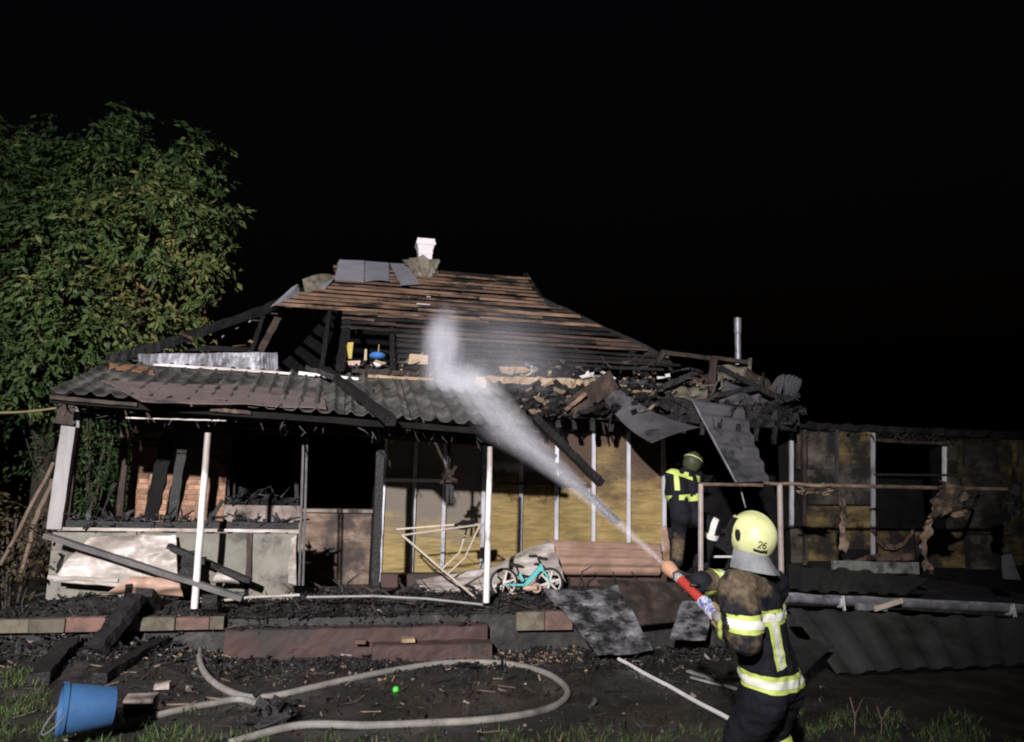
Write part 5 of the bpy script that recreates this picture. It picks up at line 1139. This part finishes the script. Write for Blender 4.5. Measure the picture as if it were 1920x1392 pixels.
# ---- second firefighter climbing at the doorway
y0 = 9.75
K = dict(h=ac(1299, 869, y0), neck=ac(1288, 884, y0), ls=ac(1260, 894, y0-.05), rs=ac(1305, 893, y0+.1), chest=ac(1281, 908, y0), waist=ac(1284, 944, y0), hip=ac(1288, 968, y0),
         le=ac(1255, 925, y0+.15), lw=ac(1262, 948, y0+.4), re=ac(1316, 918, y0+.25), rw=ac(1328, 900, y0+.55), lk=ac(1272, 1016, y0+.1), la=ac(1269, 1056, y0-.02), rk=ac(1340, 986, y0-.15), ra=ac(1322, 1046, y0))
b2 = MB()
b2.capsule(K['h'], K['neck'], .09, .08); b2.capsule(K['ls'], K['rs'], .1, .1)
for s in (-1, 1):
    o_ = (K['ls']-K['rs'])*.24*s; b2.capsule(K['chest']+o_, K['waist']+o_, .14, .14); b2.capsule(K['waist']+o_, K['hip']+o_, .14, .14)
b2.capsule(K['ls'], K['le'], .085, .07); b2.capsule(K['le'], K['lw'], .07, .05); b2.capsule(K['rs'], K['re'], .085, .07); b2.capsule(K['re'], K['rw'], .07, .05)
b2.capsule(K['hip']-UX*.1, K['lk'], .12, .09); b2.capsule(K['lk'], K['la'], .09, .075); b2.capsule(K['la'], K['la']+V((.03, .15, -.03)), .06, .05)
b2.capsule(K['hip']+UX*.08, K['rk'], .125, .095); b2.capsule(K['rk'], K['ra'], .09, .07); b2.capsule(K['ra'], K['ra']+V((.03, .15, -.03)), .06, .05)
for w_, e_ in ((K['lw'], K['le']), (K['rw'], K['re'])):
    d = (w_-e_).normalized(); sx_ = d.orthogonal().normalized()
    b2.capsule(w_, w_+d*.09, .045, .04)
    for q in range(4): b2.capsule(w_+d*.09+sx_*(q-1.5)*.022, w_+d*(.15+.01*(q in (1, 2)))+sx_*(q-1.5)*.024-ZX*.03, .013, .011)
    b2.capsule(w_+d*.04+sx_*.04, w_+d*.09+sx_*.075, .015, .012)
me2 = remesh(b2, 'person', .022, 4); src2 = me2.copy()
p2 = finish(me2, 'person', m_suit); tag(p2, 'second firefighter in dark gear climbing into the doorway, back turned', 'person')
set_dirt(p2, [(K['lk'].lerp(K['la'], .4), .24, 1)])
helmet(K['h']+ZX*.02, (.35, .9, -.2), (.35, .1, 1), p2, .95, False, M('dark_olive_helmet', two((.03,.032,.018), (.09,.095,.05)), 9, rough=.5, rand=0))  # shell in a darker olive than the near helmet
band(src2, slab(ac(1281, 891, y0), V((.28, 0, 1)), .042), .008, 'reflective_band', m_lime, p2, lambda p: p.x < ac(1312, 890, y0).x and nz(p, 9) > -.22)
c = ac(1281, 934, y0); band(src2, slab(c, V((-.1, 0, 1)), .046), .008, 'reflective_band', m_lime, p2, lambda p: (p-c).length < .36 and p.y < y0+.2 and nz(p, 11) > -.18)
c3 = ac(1264, 905, y0); band(src2, slab(c3, V((1, 0, .05)), .03)+slab(c3, ZX, .1), .007, 'reflective_band', m_lime, p2, lambda p: p.y < y0)
for t in (.25, .55):
    c4 = K['rk'].lerp(K['ra'], t-.25) if t < .5 else K['rk'].lerp(K['ra'], .3); band(src2, slab(c4, (K['rk']-K['ra'] if t > .5 else K['hip']-K['rk']), .035), .008, 'reflective_band', m_silver, p2, near(c4, .17))

# ================================================================== WATER
def jet_material(L, r0, r1, r2, dens, bowk):
    m = bpy.data.materials.new('water_jet_volume'); m.use_nodes = True; nt = m.node_tree; N = nt.nodes; Lk = nt.links
    N.remove(N['Principled BSDF']); out = N['Material Output']
    pv = N.new('ShaderNodeVolumePrincipled'); pv.inputs['Color'].default_value = (.93,.93,1.0,1); pv.inputs['Anisotropy'].default_value = -.35
    tc = N.new('ShaderNodeTexCoord'); sp = N.new('ShaderNodeSeparateXYZ'); Lk.new(tc.outputs['Object'], sp.inputs[0])
    def mt(op, a, b=None):
        q = N.new('ShaderNodeMath'); q.operation = op
        for i, x in enumerate((a, b)):
            if x is None: continue
            if isinstance(x, (int, float)): q.inputs[i].default_value = x
            else: Lk.new(x, q.inputs[i])
        return q.outputs[0]
    z = sp.outputs[2]; bow = mt('MULTIPLY', mt('MULTIPLY', z, mt('SUBTRACT', L, z)), bowk)
    y = mt('SUBTRACT', sp.outputs[1], bow); x = sp.outputs[0]
    rad = mt('SQRT', mt('ADD', mt('MULTIPLY', x, x), mt('MULTIPLY', y, y)))
    Rz = mt('ADD', mt('ADD', r0, mt('MULTIPLY', z, r1)), mt('MULTIPLY', mt('MULTIPLY', z, z), r2))
    f = mt('SUBTRACT', 1., mt('DIVIDE', rad, Rz)); f = mt('MAXIMUM', f, 0.); f = mt('POWER', f, 1.3)
    vm = N.new('ShaderNodeVectorMath'); vm.operation = 'MULTIPLY'; vm.inputs[1].default_value = (14, 14, 2.0); Lk.new(tc.outputs['Object'], vm.inputs[0])
    tn = N.new('ShaderNodeTexNoise'); tn.inputs['Scale'].default_value = 1.6; tn.inputs['Detail'].default_value = 4; Lk.new(vm.outputs[0], tn.inputs['Vector'])
    nf = mt('ADD', .45, mt('MULTIPLY', mt('POWER', tn.outputs['Fac'], 2.), 2.2))
    d = mt('MULTIPLY', mt('MULTIPLY', f, nf), mt('DIVIDE', dens, Rz)); Lk.new(d, pv.inputs['Density']); Lk.new(pv.outputs[0], out.inputs['Volume'])
    return m
jL = (TG-NT).length; jax = (TG-NT).normalized(); jy = (ZX-jax*jax.z).normalized(); jx = jy.cross(jax)
JR = (.016, .030, .0125); BOW = .003
m = MB(); n = 18; sg = 14; vs = []
for i in range(n+1):
    z = jL*i/n; rr = (JR[0]+JR[1]*z+JR[2]*z*z)*1.02; bo = BOW*z*(jL-z)
    for q in range(sg): t = 2*math.pi*q/sg; vs.append(V((rr*1.03*math.cos(t), rr*1.03*math.sin(t)+bo, z)))
me = bpy.data.meshes.new('water_jet')
fs = [(i*sg+q, i*sg+(q+1) % sg, (i+1)*sg+(q+1) % sg, (i+1)*sg+q) for i in range(n) for q in range(sg)]+[tuple(range(sg-1, -1, -1)), tuple(n*sg+q for q in range(sg))]
me.from_pydata([tuple(p) for p in vs], [], fs); me.materials.append(jet_material(jL, *JR, .21, BOW)); me.update()
jet = bpy.data.objects.new('water_jet', me); COL.objects.link(jet)
mm_ = Matrix((jx, jy, jax)).transposed().to_4x4(); mm_.translation = NT; jet.matrix_world = mm_
drops = MB()
for q in range(380):
    z = jL*random.random()**.7; rr = (JR[0]+JR[1]*z+JR[2]*z*z)*abs(random.gauss(0, .55)); t = random.uniform(0, 6.283)
    c = NT+jax*z+jx*(rr*math.cos(t))+jy*(rr*math.sin(t)+BOW*z*(jL-z)); r_ = random.uniform(.0012, .003)
    vs_ = [c+jax*r_*2.5, c-jax*r_*2.5, c+jx*r_, c-jx*r_, c+jy*r_, c-jy*r_]
    drops.add(vs_, [(0,2,4), (0,4,3), (0,3,5), (0,5,2), (1,4,2), (1,3,4), (1,5,3), (1,2,5)])
for q in range(260):
    c = at(840+random.gauss(0, 38), 700+random.gauss(0, 45), 9.5+random.gauss(0, .15)); r_ = random.uniform(.002, .005)
    drops.add([c+ZX*r_, c-ZX*r_, c+UX*r_, c-UX*r_, c+VX*r_, c-VX*r_], [(0,2,4), (0,4,3), (0,3,5), (0,5,2), (1,4,2), (1,3,4), (1,5,3), (1,2,5)])
m_drop = M('water_drop', two((.7,.7,.75), (.8,.8,.85)), 3, rough=.2, bump=0, rand=0)
dme = bpy.data.meshes.new('droplets'); inv = mm_.inverted(); dme.from_pydata([tuple(inv @ p) for p in drops.v], [], drops.f); dme.materials.append(m_drop)
dro = bpy.data.objects.new('droplets', dme); COL.objects.link(dro); dro.parent = jet; dro['kind'] = 'stuff'
tag(jet, 'white water jet from the nozzle fanning out onto the roof', 'water jet')
def mist(name, c, ax, dens, lab, lumpy=2.5, seed=0., thr=.25):
    m = bpy.data.materials.new(name+'_volume'); m.use_nodes = True; nt = m.node_tree; N = nt.nodes; Lk = nt.links
    N.remove(N['Principled BSDF']); out = N['Material Output']; pv = N.new('ShaderNodeVolumePrincipled'); pv.inputs['Color'].default_value = (.92,.92,1.0,1); pv.inputs['Anisotropy'].default_value = -.35
    tc = N.new('ShaderNodeTexCoord'); ln = N.new('ShaderNodeVectorMath'); ln.operation = 'LENGTH'; Lk.new(tc.outputs['Object'], ln.inputs[0])
    mr = N.new('ShaderNodeMapRange'); mr.interpolation_type = 'SMOOTHSTEP'; mr.inputs[1].default_value = 1.; mr.inputs[2].default_value = .0; Lk.new(ln.outputs['Value'], mr.inputs[0])
    tn = N.new('ShaderNodeTexNoise'); tn.inputs['Scale'].default_value = lumpy; tn.inputs['Detail'].default_value = 4
    va = N.new('ShaderNodeVectorMath'); va.operation = 'ADD'; va.inputs[1].default_value = (seed,)*3; Lk.new(tc.outputs['Object'], va.inputs[0]); Lk.new(va.outputs[0], tn.inputs['Vector'])
    m2 = N.new('ShaderNodeMapRange'); m2.inputs[1].default_value = thr; m2.inputs[2].default_value = .7; m2.inputs[4].default_value = dens; Lk.new(tn.outputs['Fac'], m2.inputs[0])
    mu = N.new('ShaderNodeMath'); mu.operation = 'MULTIPLY'; Lk.new(mr.outputs[0], mu.inputs[0]); Lk.new(m2.outputs[0], mu.inputs[1]); Lk.new(mu.outputs[0], pv.inputs['Density']); Lk.new(pv.outputs[0], out.inputs['Volume'])
    b = MB(); b.ell((0, 0, 0), [V((1, 0, 0)), V((0, 1, 0)), V((0, 0, 1))], 20, 12)
    me = bpy.data.meshes.new(name); me.from_pydata([tuple(p) for p in b.v], [], b.f); me.materials.append(m); me.update()
    o = bpy.data.objects.new(name, me); COL.objects.link(o); mx = Matrix(ax).transposed().to_4x4(); mx.translation = c; o.matrix_world = mx
    return tag(o, lab, 'mist', kind='stuff')
mist('water_mist', at(830, 655, 9.7), (UX*.34-ZX*.05, VX*.3, ZX*.70-UX*.07), 6.0, 'column of white spray rising where the jet hits the roof', 2.2, 3.1)
mist('water_mist', at(868, 726, 9.35), (UX*.55-ZX*.22, VX*.45, ZX*.36), 3.8, 'cloud of spray spreading over the veranda tiles', 2.4, 8.4)
mist('water_mist', at(965, 830, 9.0), (UX*.8, VX*.35, ZX*.42), .55, 'faint mist drifting before the ochre wall under the eave', 2.0, 5.2)
mist('water_mist', at(930, 680, 9.9), (UX*1.6, VX*.55, ZX*1.0), .6, 'thin veil of mist drifting across the middle of the roof', 1.8, 1.7)

# ================================================================== TREE AND BUSHES
def leafcloud(centers, radii, n_clumps, per, L, tintfn, seed, tw_per=10, csize=.30):
    rng = np.random.default_rng(seed); P = []; D = []; T = []; Lf = []
    vol = np.array([r[0]*r[2] for r in radii])**.9; pr = vol/vol.sum()
    which = rng.choice(len(centers), n_clumps, p=pr); C = []; OD = []
    for k in range(len(centers)):
        n = int((which == k).sum())
        if not n: continue
        d = unit(rng.normal(size=(n, 3))); rad = rng.uniform(.3, 1.12, n)**.5
        C.append(np.array(centers[k])+d*rad[:, None]*np.array(radii[k])); OD.append(unit(d*np.array([1, 1, .5])+rng.normal(size=(n, 3))*.3+np.array([0, 0, -.15])))
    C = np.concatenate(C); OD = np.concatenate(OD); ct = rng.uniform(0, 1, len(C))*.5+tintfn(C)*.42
    cs = rng.uniform(.6, 1.35, len(C))*csize
    for k in range(tw_per):
        n = len(C); c = C+rng.normal(size=(n, 3))*cs[:, None]*np.array([.55, .55, .42]); out = unit(OD+rng.normal(size=(n, 3))*.5+np.array([0, 0, -.15])); tw = cs*rng.uniform(.8, 1.5, n)
        for j in range(per):
            f = (j+.5)/per; pos = c+out*(tw*f)[:, None]+rng.normal(size=(n, 3))*.025+np.array([0, 0, -.14])*(f*f)
            sgn = 1 if j % 2 else -1; side = unit(np.cross(out, np.array([0, 0, 1.]))+1e-6)
            dd = unit(out*.7+side*sgn*.75+np.array([0, 0, -.42])+rng.normal(size=(n, 3))*.3)
            P.append(pos); D.append(dd); T.append(np.clip(ct+rng.normal(size=n)*.13, 0, 1)); Lf.append(L*rng.uniform(.45, 1.3, n))
    P = np.concatenate(P); D = np.concatenate(D); T = np.concatenate(T); Lf = np.concatenate(Lf)
    N0 = unit(np.array([0, -.35, 1.])+rng.normal(size=P.shape)*.6); N0 = unit(N0-D*(N0*D).sum(1)[:, None])
    return P, D, N0, Lf, Lf*rng.uniform(.36, .5, len(Lf)), T
def A3(p): return np.array(tuple(p))
tree = tag(empty('walnut_tree', V((-8.3, 13.2, 0))), 'tall leafy tree with yellowing leaves behind the left end of the house', 'tree')
tc_, tr_ = [], []
for px_, py_, y_, rx, rz in ((212, 232, 13.6, .26, .36), (215, 320, 13.6, .75, .6), (150, 300, 13.3, .45, .4), (60, 285, 13.2, .5, .45), (-20, 260, 13.1, .4, .35), (20, 350, 13.0, .9, .7), (-90, 380, 13.0, 1.0, .9), (335, 330, 13.5, .38, .5), (360, 268, 13.5, .14, .22), (385, 390, 13.2, .28, .35), (290, 420, 12.8, .8, .55), (130, 440, 12.7, 1.1, .6), (385, 475, 12.7, .38, .35), (300, 520, 12.3, .85, .4), (150, 560, 12.3, 1.0, .45), (-40, 530, 12.4, 1.0, .7), (415, 560, 12.2, .26, .16), (290, 600, 12.1, .6, .28), (130, 650, 12.1, .9, .32), (-30, 660, 11.9, .8, .4), (215, 690, 12.5, .6, .18), (60, 720, 12.0, .6, .18)):
    tc_.append(A3(ac(px_, py_, y_))); tr_.append((rx, rx*.8, rz))
lit_center = A3(ac(300, 520, 12.2))  # leaf tint turns paler and yellower towards here: floodlit patch put into leaf colour
P, D, Nn, Lf, Wd, T = leafcloud(tc_, tr_, 400, 10, .15, lambda c: np.clip(1.25-np.linalg.norm(c-lit_center, axis=1)/2.4, .1, 1), 5)
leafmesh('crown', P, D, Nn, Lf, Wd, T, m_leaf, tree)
tb = V((-8.3, 13.2, 0)); m = MB(); m.tube(smooth_pts([tb, tb+V((.1, 0, 1.2)), tb+V((.0, .05, 2.6)), tb+V((.25, 0, 4.2)), tb+V((.3, .1, 6.2))], 4), [.24-.012*i for i in range(17)], 12); m.build('trunk', m_bark, tree, 'all')
for i, c in enumerate(tc_):
    s = tb+V((.1, .02, 1.8+.22*(i % 9))); e = V(c); md = s.lerp(e, .5)+V((0, 0, .25)); m = MB(); m.tube(smooth_pts([s, md, e], 5), [.08-.006*k for k in range(11)], 7); m.build('limb', m_bark, tree, 'all')
def bush(name, specs, ntw, lab, cat, seed, L=.09, mat=None):
    cs = [A3(ac(*s[:3])) for s in specs]; rs = [(s[3], s[3]*.8, s[4]) for s in specs]
    base = V((cs[0][0], cs[0][1], 0)); root = tag(empty(name, base), lab, cat)
    leafmesh('foliage', *leafcloud(cs, rs, max(12, ntw//9), 7, L, lambda c: np.full(len(c), .4), seed), mat or m_bush, root)
    m = MB()
    for c in cs:
        for q in range(3): e = V(c)+V((random.uniform(-.3, .3), random.uniform(-.2, .2), .2)); m.tube(smooth_pts([base+V((random.uniform(-.1, .1), 0, 0)), base.lerp(e, .5)+V((0, 0, .2)), e], 4), .015, 5)
    m.build('stem', m_bark, root, 'all')
bush('leafy_bush', [(185, 840, 12.0, .4, .6), (185, 930, 11.6, .4, .45), (160, 800, 12.2, .4, .4)], 300, 'green bush seen through the open left end of the veranda', 'bush', 11)
bush('leafy_bush', [(130, 850, 13.2, .5, .5), (60, 800, 13.6, .5, .4)], 90, 'dark bush far behind the grey corner post under the tree', 'bush', 12)
bush('dry_bush', [(30, 1000, 8.4, .5, .4), (75, 1010, 8.4, .25, .35), (-40, 1010, 8.0, .5, .5)], 260, 'brownish low bush at the left edge beside the parapet', 'bush', 13, .07, leaf_mat('dry_leaf', [(0, (.03,.028,.014)), (.6, (.065,.05,.026)), (1, (.11,.075,.045))]))
# grass
rng = np.random.default_rng(3); GP = []
for n, x0, x1, y0_, y1_ in ((2600, -40, 380, 1335, 1430), (700, 0, 90, 1270, 1345), (2600, 820, 1960, 1372, 1430), (1100, 1490, 1840, 1340, 1392), (700, 380, 820, 1382, 1430)):
    for q in range(n):
        py_ = rng.uniform(y0_, y1_); px_ = rng.uniform(x0, x1)
        if nz((px_*.012, py_*.03, 2)) < -.12: continue
        GP.append(A3(gp(px_, py_, -.005)))
GP = np.array(GP); n = len(GP); GD = unit(np.array([0, 0, 1.])+rng.normal(size=(n, 3))*np.array([.45, .45, .1])); GN = unit(rng.normal(size=(n, 3))*np.array([1, 1, .1])); GN = unit(GN-GD*(GN*GD).sum(1)[:, None])
o = leafmesh('grass', GP, GD, GN, rng.uniform(.03, .10, n), rng.uniform(.004, .009, n), rng.uniform(0, 1, n)**1.5, m_grass); tag(o, 'short green grass along the bottom edge of the yard', 'grass', kind='stuff')
for px_, h_, lab in ((1602, .26, 'tall dry weed stalk right of the near firefighter'), (1652, .2, 'shorter dry weed stalk right of the tall one')):
    p = gp(px_, 1378, 0); root = tag(empty('weed_stalk', p), lab, 'weed'); m = MB(); m.tube([p, p+V((.01, 0, h_*.5)), p+V((-.02, 0, h_))], .004, 5); m.build('stem', m_wood, root)
    m = MB(); m.tube([p+V((.01, 0, h_*.5)), p+V((.07, 0, h_*.95))], .003, 5); m.build('twig', m_wood, root)
